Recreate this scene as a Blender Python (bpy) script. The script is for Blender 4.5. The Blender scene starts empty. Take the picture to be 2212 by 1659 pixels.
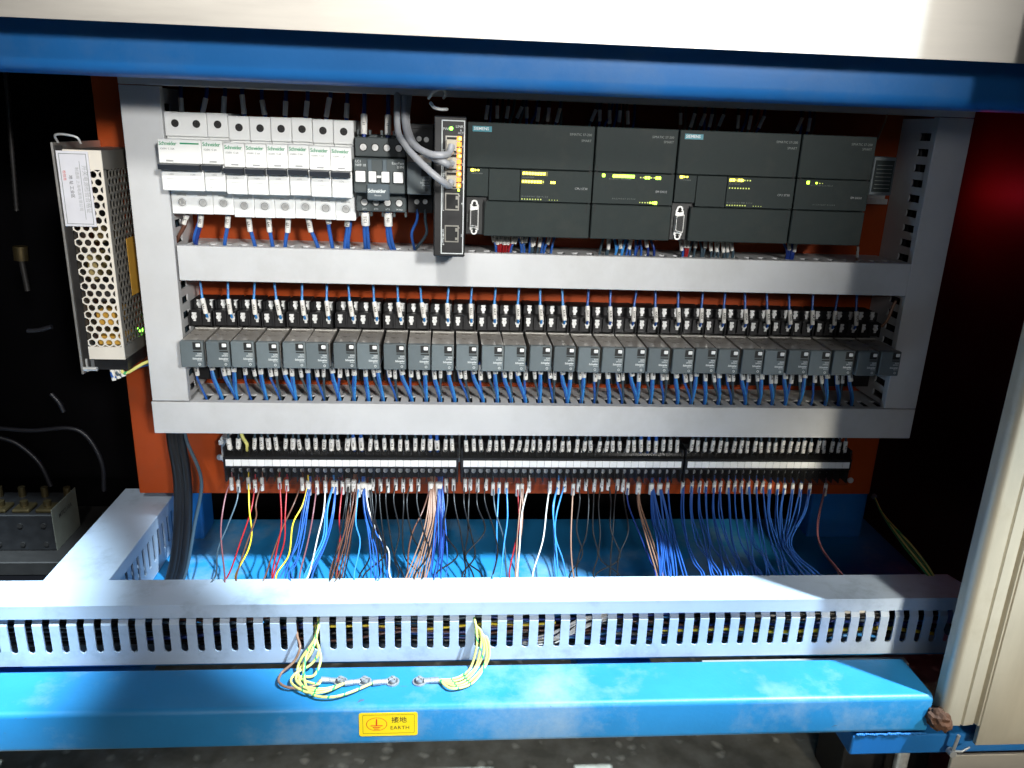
import bpy, bmesh, math, random
from mathutils import Vector, Matrix
random.seed(7)
S = 0.001                      # everything below is written in millimetres
scn = bpy.context.scene
col = scn.collection

# ------------------------------------------------------------------ camera
F, CX, CY = 1720.0, 1106.0, 829.5          # focal length / centre in a 2212 x 1659 picture
AX = Vector((21950, 265, F)).normalized()
DN = Vector((-204, 5341, F)); DN -= AX * DN.dot(AX); DN.normalize()
AY = AX.cross(DN)
ROT = Matrix((AX, AY, -DN))                # camera (right, down, forward) -> world
CAM = Vector((-60.2, -806.8, 203.5))
cd = bpy.data.cameras.new('camera'); cam = bpy.data.objects.new('camera', cd); col.objects.link(cam)
cd.sensor_width = 36.0; cd.lens = 36.0 * F / 2212.0
cd.clip_start = 0.01; cd.clip_end = 50
r_, d_, f_ = (ROT @ Vector(v) for v in ((1, 0, 0), (0, 1, 0), (0, 0, 1)))
m4 = Matrix((r_, -d_, -f_)).transposed().to_4x4(); m4.translation = CAM * S
cam.matrix_world = m4
scn.camera = cam

# ------------------------------------------------------------------ world, lamps, exposure
w = bpy.data.worlds.new('World'); scn.world = w; w.use_nodes = True
w.node_tree.nodes['Background'].inputs[0].default_value = (0.75, 0.85, 1.0, 1)
w.node_tree.nodes['Background'].inputs[1].default_value = 0.006
vs = scn.view_settings
vs.view_transform = 'Standard'; vs.look = 'None'; vs.exposure = 0.0; vs.gamma = 1.0; vs.use_curve_mapping = False

def aim(o, frm, to):
    o.location = Vector(frm) * S
    o.rotation_euler = (Vector(to) - Vector(frm)).to_track_quat('-Z', 'Y').to_euler()

def area_lamp(name, frm, to, sx, sy, watt, rgb):
    l = bpy.data.lights.new(name, 'AREA'); l.shape = 'RECTANGLE'; l.size = sx * S; l.size_y = sy * S
    l.energy = watt; l.color = rgb
    o = bpy.data.objects.new(name, l); col.objects.link(o); aim(o, frm, to); return o

def spot_lamp(name, frm, to, deg, blend, rad, watt, rgb):
    l = bpy.data.lights.new(name, 'SPOT'); l.spot_size = math.radians(deg); l.spot_blend = blend
    l.shadow_soft_size = rad * S; l.energy = watt; l.color = rgb
    o = bpy.data.objects.new(name, l); col.objects.link(o); aim(o, frm, to); return o

# far hall lamps: low front light that reaches the panel under the top beam
spot_lamp('hall_or_fill_lamp', (700, -2150, 740), (-70, -70, 175), 23, 0.88, 110, 225, (1.0, 0.98, 0.94))
spot_lamp('hall_or_fill_lamp', (-180, -1700, 1360), (-190, -75, 110), 21, 0.9, 140, 120, (1.0, 0.98, 0.94))
# added weak wide fill for the light of the rest of the hall
area_lamp('hall_or_fill_lamp', (-380, -2400, 760), (0, -100, 0), 700, 400, 4.2, (0.98, 0.98, 1.0))
# added low fill spot that brightens the floor under the machine
spot_lamp('hall_or_fill_lamp', (-100, -2000, 120), (0, -220, -440), 24, 1.0, 150, 100, (1.0, 0.97, 0.90))
# added warm fill spot aimed at the steel stile
spot_lamp('hall_or_fill_lamp', (620, -1650, 420), (450, -270, -150), 15, 0.8, 80, 150, (1.0, 0.92, 0.76))
# broad ceiling lamp, steep from the front: worktop, relay tops, trough, stile
area_lamp('ceiling_lamp', (520, -900, 1950), (60, -220, -100), 320, 320, 9, (0.80, 0.90, 1.0))
# work lamp overhead, front right: bright pool on trough, tray and lower beam
spot_lamp('work_or_added_lamp', (1060, -790, 1900), (100, 80, -230), 20.4, 0.12, 30, 980, (0.72, 0.89, 1.0))
# added spot for the far-left pool; the gap between cones imitates a person's shadow
spot_lamp('work_or_added_lamp', (-150, -1050, 1760), (-590, -225, -230), 12.5, 0.25, 40, 900, (0.72, 0.89, 1.0))

# ------------------------------------------------------------------ helpers
def ray(u, v): return ROT @ Vector(((u - CX) / F, (v - CY) / F, 1.0))
def PY(u, v, y):
    r = ray(u, v); return CAM + r * ((y - CAM.y) / r.y)
def PZ(u, v, z):
    r = ray(u, v); return CAM + r * ((z - CAM.z) / r.z)

MATS = {}
def mat(name, rgb, rough=0.5, metal=0.0, var=0.0, vscale=40, bump=0.0, bscale=400, emit=None, estr=0.0,
        alpha=None, stretch=None, dust=None, coat=0.0, spec=0.5, rnd=0.0, chips=None):
    m = bpy.data.materials.new(name); m.use_nodes = True
    nt = m.node_tree; N = nt.nodes; L = nt.links
    b = N['Principled BSDF']
    b.inputs['Base Color'].default_value = (*rgb, 1)
    b.inputs['Roughness'].default_value = rough
    b.inputs['Metallic'].default_value = metal
    b.inputs['Specular IOR Level'].default_value = spec
    b.inputs['Coat Weight'].default_value = coat
    tc = N.new('ShaderNodeTexCoord'); co = tc.outputs['Object']
    if stretch:
        mp = N.new('ShaderNodeMapping'); mp.inputs['Scale'].default_value = stretch
        L.new(co, mp.inputs['Vector']); co = mp.outputs['Vector']
    if var:
        n = N.new('ShaderNodeTexNoise'); n.inputs['Scale'].default_value = vscale; n.inputs['Detail'].default_value = 6
        n.inputs['Roughness'].default_value = 0.65
        L.new(co, n.inputs['Vector'])
        r = N.new('ShaderNodeValToRGB')
        r.color_ramp.elements[0].position = 0.3; r.color_ramp.elements[1].position = 0.72
        r.color_ramp.elements[0].color = (*[c * (1 - var) for c in rgb], 1)
        r.color_ramp.elements[1].color = (*[min(1, c * (1 + var)) for c in rgb], 1)
        L.new(n.outputs['Fac'], r.inputs['Fac'])
        outc = r.outputs['Color']
        if dust:                               # (rgb, amount, scale): blotchy dust or wear of its own shape
            n2 = N.new('ShaderNodeTexNoise'); n2.inputs['Scale'].default_value = dust[2]; n2.inputs['Detail'].default_value = 9
            n2.inputs['Roughness'].default_value = 0.7
            L.new(tc.outputs['Object'], n2.inputs['Vector'])
            r2 = N.new('ShaderNodeValToRGB'); r2.color_ramp.elements[0].position = 0.52; r2.color_ramp.elements[1].position = 0.72
            r2.color_ramp.elements[0].color = (0, 0, 0, 1); r2.color_ramp.elements[1].color = (dust[1],) * 3 + (1,)
            L.new(n2.outputs['Fac'], r2.inputs['Fac'])
            mx = N.new('ShaderNodeMixRGB'); mx.inputs[2].default_value = (*dust[0], 1)
            L.new(r2.outputs['Color'], mx.inputs[0]); L.new(outc, mx.inputs[1]); outc = mx.outputs[0]
        if chips:                              # (rgb, threshold, scale): small sharp-edged wear marks and scratches
            mp2 = N.new('ShaderNodeMapping'); mp2.inputs['Scale'].default_value = (1.0, 2.6, 2.6); L.new(tc.outputs['Object'], mp2.inputs['Vector'])
            n3 = N.new('ShaderNodeTexNoise'); n3.inputs['Scale'].default_value = chips[2]; n3.inputs['Detail'].default_value = 3; n3.inputs['Distortion'].default_value = 1.2
            L.new(mp2.outputs[0], n3.inputs['Vector'])
            r3 = N.new('ShaderNodeValToRGB'); r3.color_ramp.elements[0].position = chips[1]; r3.color_ramp.elements[1].position = chips[1] + 0.02
            r3.color_ramp.elements[0].color = (0, 0, 0, 1); r3.color_ramp.elements[1].color = (0.8, 0.8, 0.8, 1)
            L.new(n3.outputs['Fac'], r3.inputs['Fac'])
            mx3 = N.new('ShaderNodeMixRGB'); mx3.inputs[2].default_value = (*chips[0], 1)
            L.new(r3.outputs['Color'], mx3.inputs[0]); L.new(outc, mx3.inputs[1]); outc = mx3.outputs[0]
        if rnd:                                # pieces of one kind differ a little in tone
            oi = N.new('ShaderNodeObjectInfo'); rm = N.new('ShaderNodeMapRange'); rm.inputs[3].default_value = 1 - rnd; rm.inputs[4].default_value = 1 + rnd
            L.new(oi.outputs['Random'], rm.inputs[0]); hs = N.new('ShaderNodeHueSaturation'); L.new(rm.outputs[0], hs.inputs['Value']); L.new(outc, hs.inputs['Color']); outc = hs.outputs[0]
        L.new(outc, b.inputs['Base Color'])
        mr = N.new('ShaderNodeMapRange'); mr.inputs[3].default_value = max(0.02, rough - 0.12); mr.inputs[4].default_value = min(1, rough + 0.15)
        L.new(n.outputs['Fac'], mr.inputs[0]); L.new(mr.outputs[0], b.inputs['Roughness'])
    if bump:
        n = N.new('ShaderNodeTexNoise'); n.inputs['Scale'].default_value = bscale; n.inputs['Detail'].default_value = 4
        L.new(co, n.inputs['Vector'])
        bp = N.new('ShaderNodeBump'); bp.inputs['Strength'].default_value = bump; bp.inputs['Distance'].default_value = 0.001
        L.new(n.outputs['Fac'], bp.inputs['Height']); L.new(bp.outputs[0], b.inputs['Normal'])
    if emit:
        b.inputs['Emission Color'].default_value = (*emit, 1); b.inputs['Emission Strength'].default_value = estr
    if alpha is not None:
        out = N['Material Output']
        tr = N.new('ShaderNodeBsdfTransparent'); mx = N.new('ShaderNodeMixShader'); mx.inputs[0].default_value = alpha
        L.new(tr.outputs[0], mx.inputs[1]); L.new(b.outputs[0], mx.inputs[2]); L.new(mx.outputs[0], out.inputs[0])
    MATS[name] = m
    return m

mat('duct', (0.54, 0.55, 0.555), 0.42, var=0.05, vscale=25, bump=0.05, bscale=900, dust=((0.40, 0.40, 0.38), 0.45, 9), chips=((0.28, 0.28, 0.27), 0.76, 40))
mat('duct_trough', (0.41, 0.50, 0.62), 0.42, var=0.06, vscale=18, bump=0.05, bscale=900, dust=((0.16, 0.20, 0.26), 0.5, 26))  # grey duct; the cool lamp's blue cast is put into its colour
mat('blue_paint', (0.013, 0.125, 0.37), 0.42, spec=0.2, var=0.10, vscale=9, bump=0.10, bscale=260, dust=((0.20, 0.26, 0.30), 0.15, 11))  # same paint as the lower beam, darkened for the upper beam's shade
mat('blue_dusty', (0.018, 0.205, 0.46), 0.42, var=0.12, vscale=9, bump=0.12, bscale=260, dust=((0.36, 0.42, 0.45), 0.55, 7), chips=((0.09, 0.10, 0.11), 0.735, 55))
mat('orange', (0.33, 0.050, 0.008), 0.42, spec=0.2, var=0.14, vscale=10, bump=0.15, bscale=200, dust=((0.20, 0.06, 0.02), 0.5, 15))
mat('steel', (0.50, 0.47, 0.42), 0.45, 0.5, var=0.05, vscale=12, stretch=(1.0, 8, 8), bump=0.03, bscale=300)
mat('steel_v', (0.46, 0.43, 0.355), 0.42, 0.45, var=0.08, vscale=8, stretch=(6, 6, 1.0), bump=0.03, bscale=300, dust=((0.30, 0.24, 0.16), 0.5, 7))
mat('zinc', (0.74, 0.74, 0.72), 0.38, 0.6, var=0.15, vscale=200)
mat('alu', (0.60, 0.58, 0.54), 0.42, 0.85, var=0.10, vscale=60)
mat('psu_cover', (0.74, 0.69, 0.60), 0.45, 0.1, var=0.06, vscale=50)
mat('psu_side', (0.16, 0.15, 0.13), 0.45, 0.5, var=0.1, vscale=50)  # darker than the front: the side's shade is put into its colour
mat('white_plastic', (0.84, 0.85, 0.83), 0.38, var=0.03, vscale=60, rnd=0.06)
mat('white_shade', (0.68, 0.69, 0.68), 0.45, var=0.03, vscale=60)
mat('black_plastic', (0.012, 0.012, 0.013), 0.42, var=0.25, vscale=80)
mat('toggle', (0.018, 0.022, 0.030), 0.38, var=0.1)
mat('plc_grey', (0.026, 0.034, 0.033), 0.55, spec=0.12, var=0.10, vscale=45, bump=0.10, bscale=1500, dust=((0.045, 0.048, 0.042), 0.4, 30))
mat('plc_dark', (0.014, 0.015, 0.015), 0.5, var=0.2)
mat('relay_grey', (0.115, 0.142, 0.152), 0.45, var=0.08, vscale=60, bump=0.06, bscale=1200, dust=((0.19, 0.19, 0.17), 0.55, 45), rnd=0.22)
mat('relay_clear', (0.27, 0.25, 0.225), 0.28, var=0.22, vscale=90, dust=((0.42, 0.40, 0.37), 0.7, 70), coat=0.3, rnd=0.25)
mat('screw_bright', (0.80, 0.81, 0.80), 0.5, 0.45, var=0.1, vscale=200)
mat('lug', (0.42, 0.42, 0.42), 0.42, 0.6, var=0.15, vscale=200)
mat('lug_dark', (0.20, 0.20, 0.21), 0.35, 0.8, var=0.2, vscale=200)
mat('relay_rim', (0.55, 0.54, 0.50), 0.3)
mat('relay_clear_dark', (0.16, 0.145, 0.125), 0.4)
mat('contactor', (0.055, 0.068, 0.070), 0.45, var=0.08, vscale=60)
mat('contactor_cover', (0.085, 0.110, 0.125), 0.40, var=0.06, vscale=60)
mat('socket_black', (0.005, 0.005, 0.006), 0.5, var=0.2, vscale=90)
mat('clear_cover', (0.02, 0.02, 0.02), 0.10, alpha=0.16)
mat('green_print', (0.02, 0.28, 0.12), 0.5)
mat('black_print', (0.012, 0.012, 0.014), 0.5)
mat('grey_print', (0.33, 0.34, 0.34), 0.5)
mat('light_print', (0.62, 0.66, 0.66), 0.5)
mat('dim_print', (0.16, 0.18, 0.17), 0.5)
mat('red_print', (0.60, 0.03, 0.01), 0.5)
mat('teal_print', (0.02, 0.19, 0.24), 0.45)
mat('sticker_yellow', (0.86, 0.60, 0.010), 0.35, var=0.03)
mat('label_paper', (0.66, 0.66, 0.70), 0.5, var=0.05, vscale=60)
mat('amber_label', (0.48, 0.26, 0.035), 0.5, var=0.1, vscale=90)
mat('sleeve', (0.72, 0.71, 0.67), 0.55, var=0.05, vscale=90)
for n, c in dict(blue=(0.022, 0.095, 0.36), navy=(0.012, 0.035, 0.20), sky=(0.04, 0.23, 0.58), red=(0.30, 0.012, 0.016), yellow=(0.75, 0.55, 0.03),
                 white=(0.62, 0.60, 0.56), brown=(0.11, 0.045, 0.028), tan=(0.27, 0.15, 0.10), mauve=(0.20, 0.075, 0.085),
                 slate=(0.045, 0.075, 0.10), black=(0.008, 0.008, 0.009), green=(0.03, 0.24, 0.06), grey=(0.33, 0.34, 0.36)).items():
    mat('wire_' + n, c, 0.35, var=0.08, vscale=60)
# green-yellow earth wire: stripe along the insulation
def earth_mat():
    m = mat('wire_earth', (0.72, 0.62, 0.06), 0.38); nt = m.node_tree; N = nt.nodes; L = nt.links
    n = N.new('ShaderNodeTexWave'); n.inputs['Scale'].default_value = 26; n.inputs['Distortion'].default_value = 5; n.inputs['Detail'].default_value = 0.0
    tc = N.new('ShaderNodeTexCoord'); L.new(tc.outputs['Object'], n.inputs['Vector'])
    r = N.new('ShaderNodeValToRGB'); r.color_ramp.interpolation = 'CONSTANT'
    r.color_ramp.elements[0].color = (0.70, 0.66, 0.20, 1); r.color_ramp.elements[1].position = 0.955; r.color_ramp.elements[1].color = (0.05, 0.40, 0.14, 1)
    L.new(n.outputs['Fac'], r.inputs['Fac']); L.new(r.outputs['Color'], N['Principled BSDF'].inputs['Base Color'])
earth_mat()
mat('rust', (0.075, 0.032, 0.016), 0.85, var=0.5, vscale=60, bump=0.6, bscale=120)
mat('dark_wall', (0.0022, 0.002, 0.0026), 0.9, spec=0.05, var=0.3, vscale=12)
mat('red_glow_wall', (0.035, 0.006, 0.007), 0.6, var=0.2, vscale=10)  # red of the pilot glow is put into the dark wall colour
mat('dark_metal', (0.030, 0.028, 0.027), 0.5, 0.5, var=0.3, vscale=40)
mat('brass', (0.50, 0.36, 0.16), 0.35, 1.0, var=0.15, vscale=120)
mat('hose_shaded', (0.012, 0.012, 0.016), 0.4)  # near black: shade of the unlit bay is in the hose colour
mat('brass_shaded', (0.10, 0.075, 0.035), 0.4, 0.8, var=0.2, vscale=120)  # brass darkened in its colour for the unlit bay
mat('label_shaded', (0.16, 0.16, 0.13), 0.6, var=0.15, vscale=60)  # label paper with the bay's low light put into its colour
mat('pcb', (0.25, 0.19, 0.07), 0.6, var=0.4, vscale=60)
mat('led_green', (0.1, 0.6, 0.1), 0.4, emit=(0.20, 1.0, 0.05), estr=9)
mat('led_yellow', (0.6, 0.6, 0.1), 0.4, emit=(1.0, 0.86, 0.05), estr=9)
mat('led_lime', (0.4, 0.6, 0.1), 0.4, emit=(0.55, 1.0, 0.03), estr=9)
mat('led_amber', (0.6, 0.3, 0.1), 0.4, emit=(1.0, 0.50, 0.06), estr=10)
mat('halo_amber', (0.6, 0.25, 0.05), 0.4, emit=(1.0, 0.26, 0.015), estr=1.5)  # orange glow around the port lamps, painted as emission
mat('halo_yellow', (0.03, 0.03, 0.01), 0.4, emit=(0.9, 0.80, 0.02), estr=0.20)  # halo of the yellow lamps, painted as faint emission
mat('halo_lime', (0.02, 0.03, 0.01), 0.4, emit=(0.35, 1.0, 0.02), estr=0.18)  # halo of the green lamps, painted as faint emission
mat('led_dim', (0.3, 0.35, 0.1), 0.4, emit=(0.60, 0.70, 0.12), estr=0.9)
mat('led_red', (0.5, 0.02, 0.02), 0.4, emit=(1.0, 0.01, 0.02), estr=6)
mat('rj_shell', (0.66, 0.64, 0.58), 0.3, 0.9)
mat('plug_clear', (0.70, 0.66, 0.55), 0.15, alpha=0.55)
mat('hollow', (0.006, 0.006, 0.006), 0.7)
# concrete floor with pale aggregate
def concrete():
    m = mat('concrete', (0.09, 0.085, 0.07), 0.75); nt = m.node_tree; N = nt.nodes; L = nt.links
    tc = N.new('ShaderNodeTexCoord')
    v = N.new('ShaderNodeTexVoronoi'); v.inputs['Scale'].default_value = 75; v.inputs['Randomness'].default_value = 1
    n = N.new('ShaderNodeTexNoise'); n.inputs['Scale'].default_value = 40; n.inputs['Detail'].default_value = 8
    mxv = N.new('ShaderNodeMixRGB'); mxv.inputs[0].default_value = 0.02
    L.new(tc.outputs['Object'], mxv.inputs[1]); L.new(n.outputs['Color'], mxv.inputs[2]); L.new(tc.outputs['Object'], n.inputs['Vector'])
    L.new(mxv.outputs[0], v.inputs['Vector'])
    r = N.new('ShaderNodeValToRGB'); r.color_ramp.elements[0].position = 0.10; r.color_ramp.elements[1].position = 0.42
    r.color_ramp.elements[0].color = (1, 1, 1, 1); r.color_ramp.elements[1].color = (0, 0, 0, 1)
    L.new(v.outputs['Distance'], r.inputs['Fac'])
    sep = N.new('ShaderNodeSeparateColor'); L.new(v.outputs['Color'], sep.inputs[0])
    th = N.new('ShaderNodeMath'); th.operation = 'GREATER_THAN'; th.inputs[1].default_value = 0.55; L.new(sep.outputs[0], th.inputs[0])
    mu = N.new('ShaderNodeMath'); mu.operation = 'MULTIPLY'; L.new(r.outputs[0], mu.inputs[0]); L.new(th.outputs[0], mu.inputs[1])
    base = N.new('ShaderNodeValToRGB'); base.color_ramp.elements[0].position = 0.35; base.color_ramp.elements[1].position = 0.7
    base.color_ramp.elements[0].color = (0.19, 0.18, 0.145, 1); base.color_ramp.elements[1].color = (0.36, 0.345, 0.29, 1)
    L.new(n.outputs['Fac'], base.inputs['Fac'])
    mx = N.new('ShaderNodeMixRGB'); mx.inputs[2].default_value = (0.62, 0.59, 0.50, 1)
    L.new(mu.outputs[0], mx.inputs[0]); L.new(base.outputs[0], mx.inputs[1])
    L.new(mx.outputs[0], N['Principled BSDF'].inputs['Base Color'])
concrete()

ORG = {}
def COLOUR_WORD_(c): return {'navy': 'dark blue', 'black': 'black', 'slate': 'slate grey'}[c]
class MB:
    """collects geometry in millimetres; build() links it as one mesh object"""
    def __init__(s): s.v = []; s.f = []; s.sm = []
    def add(s, vs, fs, smooth=False):
        o = len(s.v); s.v += [tuple(p) for p in vs]; s.f += [tuple(i + o for i in f) for f in fs]; s.sm += [smooth] * len(fs)
        return s
    def box(s, x0, x1, y0, y1, z0, z1, b=0.0):
        x0, x1 = sorted((x0, x1)); y0, y1 = sorted((y0, y1)); z0, z1 = sorted((z0, z1))
        if b <= 0:
            vs = [(x, y, z) for z in (z0, z1) for y in (y0, y1) for x in (x0, x1)]
            return s.add(vs, [(0, 2, 3, 1), (4, 5, 7, 6), (0, 1, 5, 4), (2, 6, 7, 3), (0, 4, 6, 2), (1, 3, 7, 5)])
        b = min(b, (x1 - x0) * .45, (y1 - y0) * .45, (z1 - z0) * .45)
        bm = bmesh.new(); bmesh.ops.create_cube(bm, size=1)
        for v in bm.verts:
            v.co = Vector((x0 if v.co.x < 0 else x1, y0 if v.co.y < 0 else y1, z0 if v.co.z < 0 else z1))
        bmesh.ops.bevel(bm, geom=list(bm.edges), offset=b, segments=2 if b > 1.2 else 1, affect='EDGES', profile=0.5)
        bm.verts.index_update()
        s.add([v.co[:] for v in bm.verts], [tuple(v.index for v in f.verts) for f in bm.faces]); bm.free(); return s
    def prism(s, pts, axis, lo, hi):
        """pts: 2-D outline, counter-clockwise; axis 'X': (y,z), 'Y': (x,z), 'Z': (x,y)"""
        n = len(pts)
        def mk(p, t): return {'X': (t, p[0], p[1]), 'Y': (p[0], t, p[1]), 'Z': (p[0], p[1], t)}[axis]
        vs = [mk(p, lo) for p in pts] + [mk(p, hi) for p in pts]
        fs = [tuple(range(n)), tuple(range(2 * n - 1, n - 1, -1))] + [(i, i + n, (i + 1) % n + n, (i + 1) % n) for i in range(n)]
        return s.add(vs, fs)
    def tube(s, pts, r, n=7, caps=True):
        pts = [Vector(p) for p in pts]; rs = r if isinstance(r, (list, tuple)) else [r] * len(pts)
        vs = []; nrm = None
        for i, p in enumerate(pts):
            t = (pts[min(i + 1, len(pts) - 1)] - pts[max(i - 1, 0)]).normalized()
            if nrm is None:
                nrm = t.orthogonal().normalized()
            nrm = (nrm - t * nrm.dot(t)).normalized(); bn = t.cross(nrm)
            for k in range(n):
                a = 2 * math.pi * k / n; vs.append(p + (nrm * math.cos(a) + bn * math.sin(a)) * rs[i])
        fs = [(i * n + k, i * n + (k + 1) % n, (i + 1) * n + (k + 1) % n, (i + 1) * n + k) for i in range(len(pts) - 1) for k in range(n)]
        s.add(vs, fs, True)
        if caps:
            m = (len(pts) - 1) * n
            s.add(vs[:n], [tuple(range(n - 1, -1, -1))]); s.add(vs[m:], [tuple(range(n))])
        return s
    def cyl(s, p0, p1, r, n=16, r1=None): return s.tube([p0, p1], [r, r if r1 is None else r1], n)
    def ring(s, c, r0, r1, y0, y1, n=20):
        """flat ring in the XZ plane between y0 and y1"""
        vs = []
        for y in (y0, y1):
            for r in (r0, r1):
                vs += [(c[0] + r * math.cos(2 * math.pi * k / n), y, c[1] + r * math.sin(2 * math.pi * k / n)) for k in range(n)]
        fs = []
        for k in range(n):
            j = (k + 1) % n
            fs += [(k, j, n + j, n + k), (2 * n + k, 3 * n + k, 3 * n + j, 2 * n + j), (k, 2 * n + k, 2 * n + j, j), (n + k, n + j, 3 * n + j, 3 * n + k)]
        return s.add(vs, fs)
    def mesh(s, o=Vector((0, 0, 0))):
        me = bpy.data.meshes.new('m')
        me.from_pydata([((x - o[0]) * S, (y - o[1]) * S, (z - o[2]) * S) for x, y, z in s.v], [], s.f)
        me.polygons.foreach_set('use_smooth', s.sm)
        me.validate(); bm = bmesh.new(); bm.from_mesh(me); bmesh.ops.recalc_face_normals(bm, faces=bm.faces); bm.to_mesh(me); bm.free()
        return me
    def build(s, name, material, parent=None, org=None):
        """org: origin of a top-level mesh (mm); a part takes its thing's origin"""
        o = Vector(org) if org is not None else (ORG[parent.name] if parent else Vector((0, 0, 0)))
        return link(name, s.mesh(o), material, parent, o)

def link(name, me, material, parent, o):
    me.name = name
    if not me.materials: me.materials.append(MATS[material])
    ob = bpy.data.objects.new(name, me); col.objects.link(ob)
    if parent: ob.parent = parent
    else: ob.location = Vector(o) * S
    ORG[ob.name] = Vector(o)
    return ob
def tag(o, label, cat, group=None):
    o['label'] = label; o['category'] = cat
    if group: o['group'] = group
    return o
def thing(name, label, cat, loc, group=None):
    o = bpy.data.objects.new(name, None); col.objects.link(o); o.location = Vector(loc) * S
    o.empty_display_size = 0.01; ORG[o.name] = Vector(loc)
    return tag(o, label, cat, group)
def struct(o): o['kind'] = 'structure'; return o
def copy_tree(o, parent=None):
    c = o.copy(); col.objects.link(c); c.parent = parent; ORG[c.name] = ORG.get(o.name, Vector((0, 0, 0))).copy()
    for ch in list(o.children): copy_tree(ch, c)
    return c

# lettering -----------------------------------------------------------
TXT = {}
def text_mesh(s, size, align='LEFT', mat_name='black_print', bold=0.0, space=1.0, shear=0.0, line=1.0):
    key = (s, size, align, mat_name, bold, space, shear, line)
    if key not in TXT:
        c = bpy.data.curves.new('t', 'FONT'); c.body = s; c.size = size * S; c.align_x = align; c.align_y = 'CENTER'
        c.resolution_u = 2; c.offset = bold * S; c.space_character = space; c.shear = shear; c.space_line = line
        ob = bpy.data.objects.new('t', c); col.objects.link(ob)
        me = bpy.data.meshes.new_from_object(ob)
        bpy.data.objects.remove(ob); bpy.data.curves.remove(c)
        me.materials.clear(); me.materials.append(MATS[mat_name]); TXT[key] = me
    return TXT[key]
def letter(s, size, at, parent, align='LEFT', mat_name='black_print', turn=0.0, bold=0.0, name='lettering', space=1.0, shear=0.0, line=1.0):
    """flat print on a face that looks towards -Y; turn: degrees clockwise as seen from the front"""
    me = text_mesh(s, size, align, mat_name, bold, space, shear, line)
    ob = bpy.data.objects.new(name, me); col.objects.link(ob); ob.parent = parent
    ob.matrix_basis = Matrix.Translation((Vector(at) - ORG[parent.name]) * S) @ Matrix.Rotation(math.radians(turn), 4, 'Y') @ Matrix.Rotation(math.pi / 2, 4, 'X')
    return ob

ONES = ' first second third fourth fifth sixth seventh eighth ninth tenth eleventh twelfth thirteenth fourteenth fifteenth sixteenth seventeenth eighteenth nineteenth'.split(' ')
TENS = '. . twenty thirty forty fifty sixty seventy eighty'.split()
def nth(n):
    if n < 20: return ONES[n]
    a, b = divmod(n, 10)
    return TENS[a] + '-' + ONES[b] if b else TENS[a][:-1] + 'ieth'
# wires ----------------------------------------------------------------
def smooth(pts, n=5):
    P = [Vector(p) for p in pts]
    if len(P) < 3: return P
    Q = [P[0] * 2 - P[1]] + P + [P[-1] * 2 - P[-2]]; out = []
    for i in range(1, len(Q) - 2):
        a, b, c, d = Q[i - 1:i + 3]
        for k in range(n):
            t = k / n
            out.append(0.5 * ((2 * b) + (c - a) * t + (2 * a - 5 * b + 4 * c - d) * t * t + (3 * b - a - 3 * c + d) * t ** 3))
    return out + [P[-1]]
COLOUR_WORD = dict(blue='blue', navy='dark blue', sky='bright blue', red='red', yellow='yellow', white='white', brown='brown', tan='tan',
                   mauve='mauve', slate='slate grey', black='black', green='green', grey='grey', earth='green and yellow')
def wire(pts, r, colour, label, group, n=6, seg=5, name=None):
    p = smooth(pts, seg); o = p[0]
    ob = MB().tube(p, r, n).build(name or (colour + '_wire' if colour != 'earth' else 'earth_wire'), colour if colour in MATS else 'wire_' + colour, None, o)
    return tag(ob, label, 'wire', group)
def sleeve(parent, p0, p1, r, s=None, size=2.6, flat=True):
    p0 = Vector(p0); p1 = Vector(p1); d = (p1 - p0)
    m = MB().tube([p0, p0 + d * .06, p0 + d * .5, p1 - d * .06, p1], [r * .9, r, r * .97, r, r * .88], 8)
    sl = m.build('marker_sleeve', 'sleeve', parent)
    if s:
        x = d.normalized(); nrm = Vector((0, -1, 0)); nrm = (nrm - x * nrm.dot(x)).normalized(); y = nrm.cross(x)
        me = text_mesh(s, size, 'CENTER', 'black_print', 0.05)
        ob = bpy.data.objects.new('lettering', me); col.objects.link(ob); ob.parent = sl
        mm = Matrix((x, y, nrm)).transposed().to_4x4(); mm.translation = ((p0 + p1) / 2 + nrm * (r + .12) - ORG[sl.name]) * S
        ob.matrix_basis = mm
    return sl

def screw_mb(c, r, depth=1.5, ang=None):
    """pan head looking towards -Y with a recessed cross; c = centre of its front"""
    m = MB(); x, y, z = c; a0 = random.uniform(0, 1.5) if ang is None else ang
    m.cyl((x, y + depth, z), (x, y + depth * .35, z), r, 14)
    for k in range(4):
        a = a0 + k * math.pi / 2; pts = []
        g = 0.20
        for t in range(5):
            b = a + g + (math.pi / 2 - 2 * g) * t / 4; pts.append((x + r * .92 * math.cos(b), z + r * .92 * math.sin(b)))
        mid = a + math.pi / 4; pts.append((x + r * .25 * math.cos(mid), z + r * .25 * math.sin(mid)))
        m.prism(pts, 'Y', y, y + depth * .4)
    return m

# ================================================================== setting
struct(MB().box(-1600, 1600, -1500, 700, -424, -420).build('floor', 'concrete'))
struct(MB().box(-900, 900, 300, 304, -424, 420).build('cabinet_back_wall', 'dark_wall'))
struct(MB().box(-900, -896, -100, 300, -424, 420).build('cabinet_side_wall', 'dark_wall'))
struct(MB().box(575, 579, -180, 300, -424, 420).build('cabinet_side_wall', 'red_glow_wall'))
struct(MB().box(-900, 579, -120, 304, 420, 424).build('cabinet_ceiling', 'dark_wall'))

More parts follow.
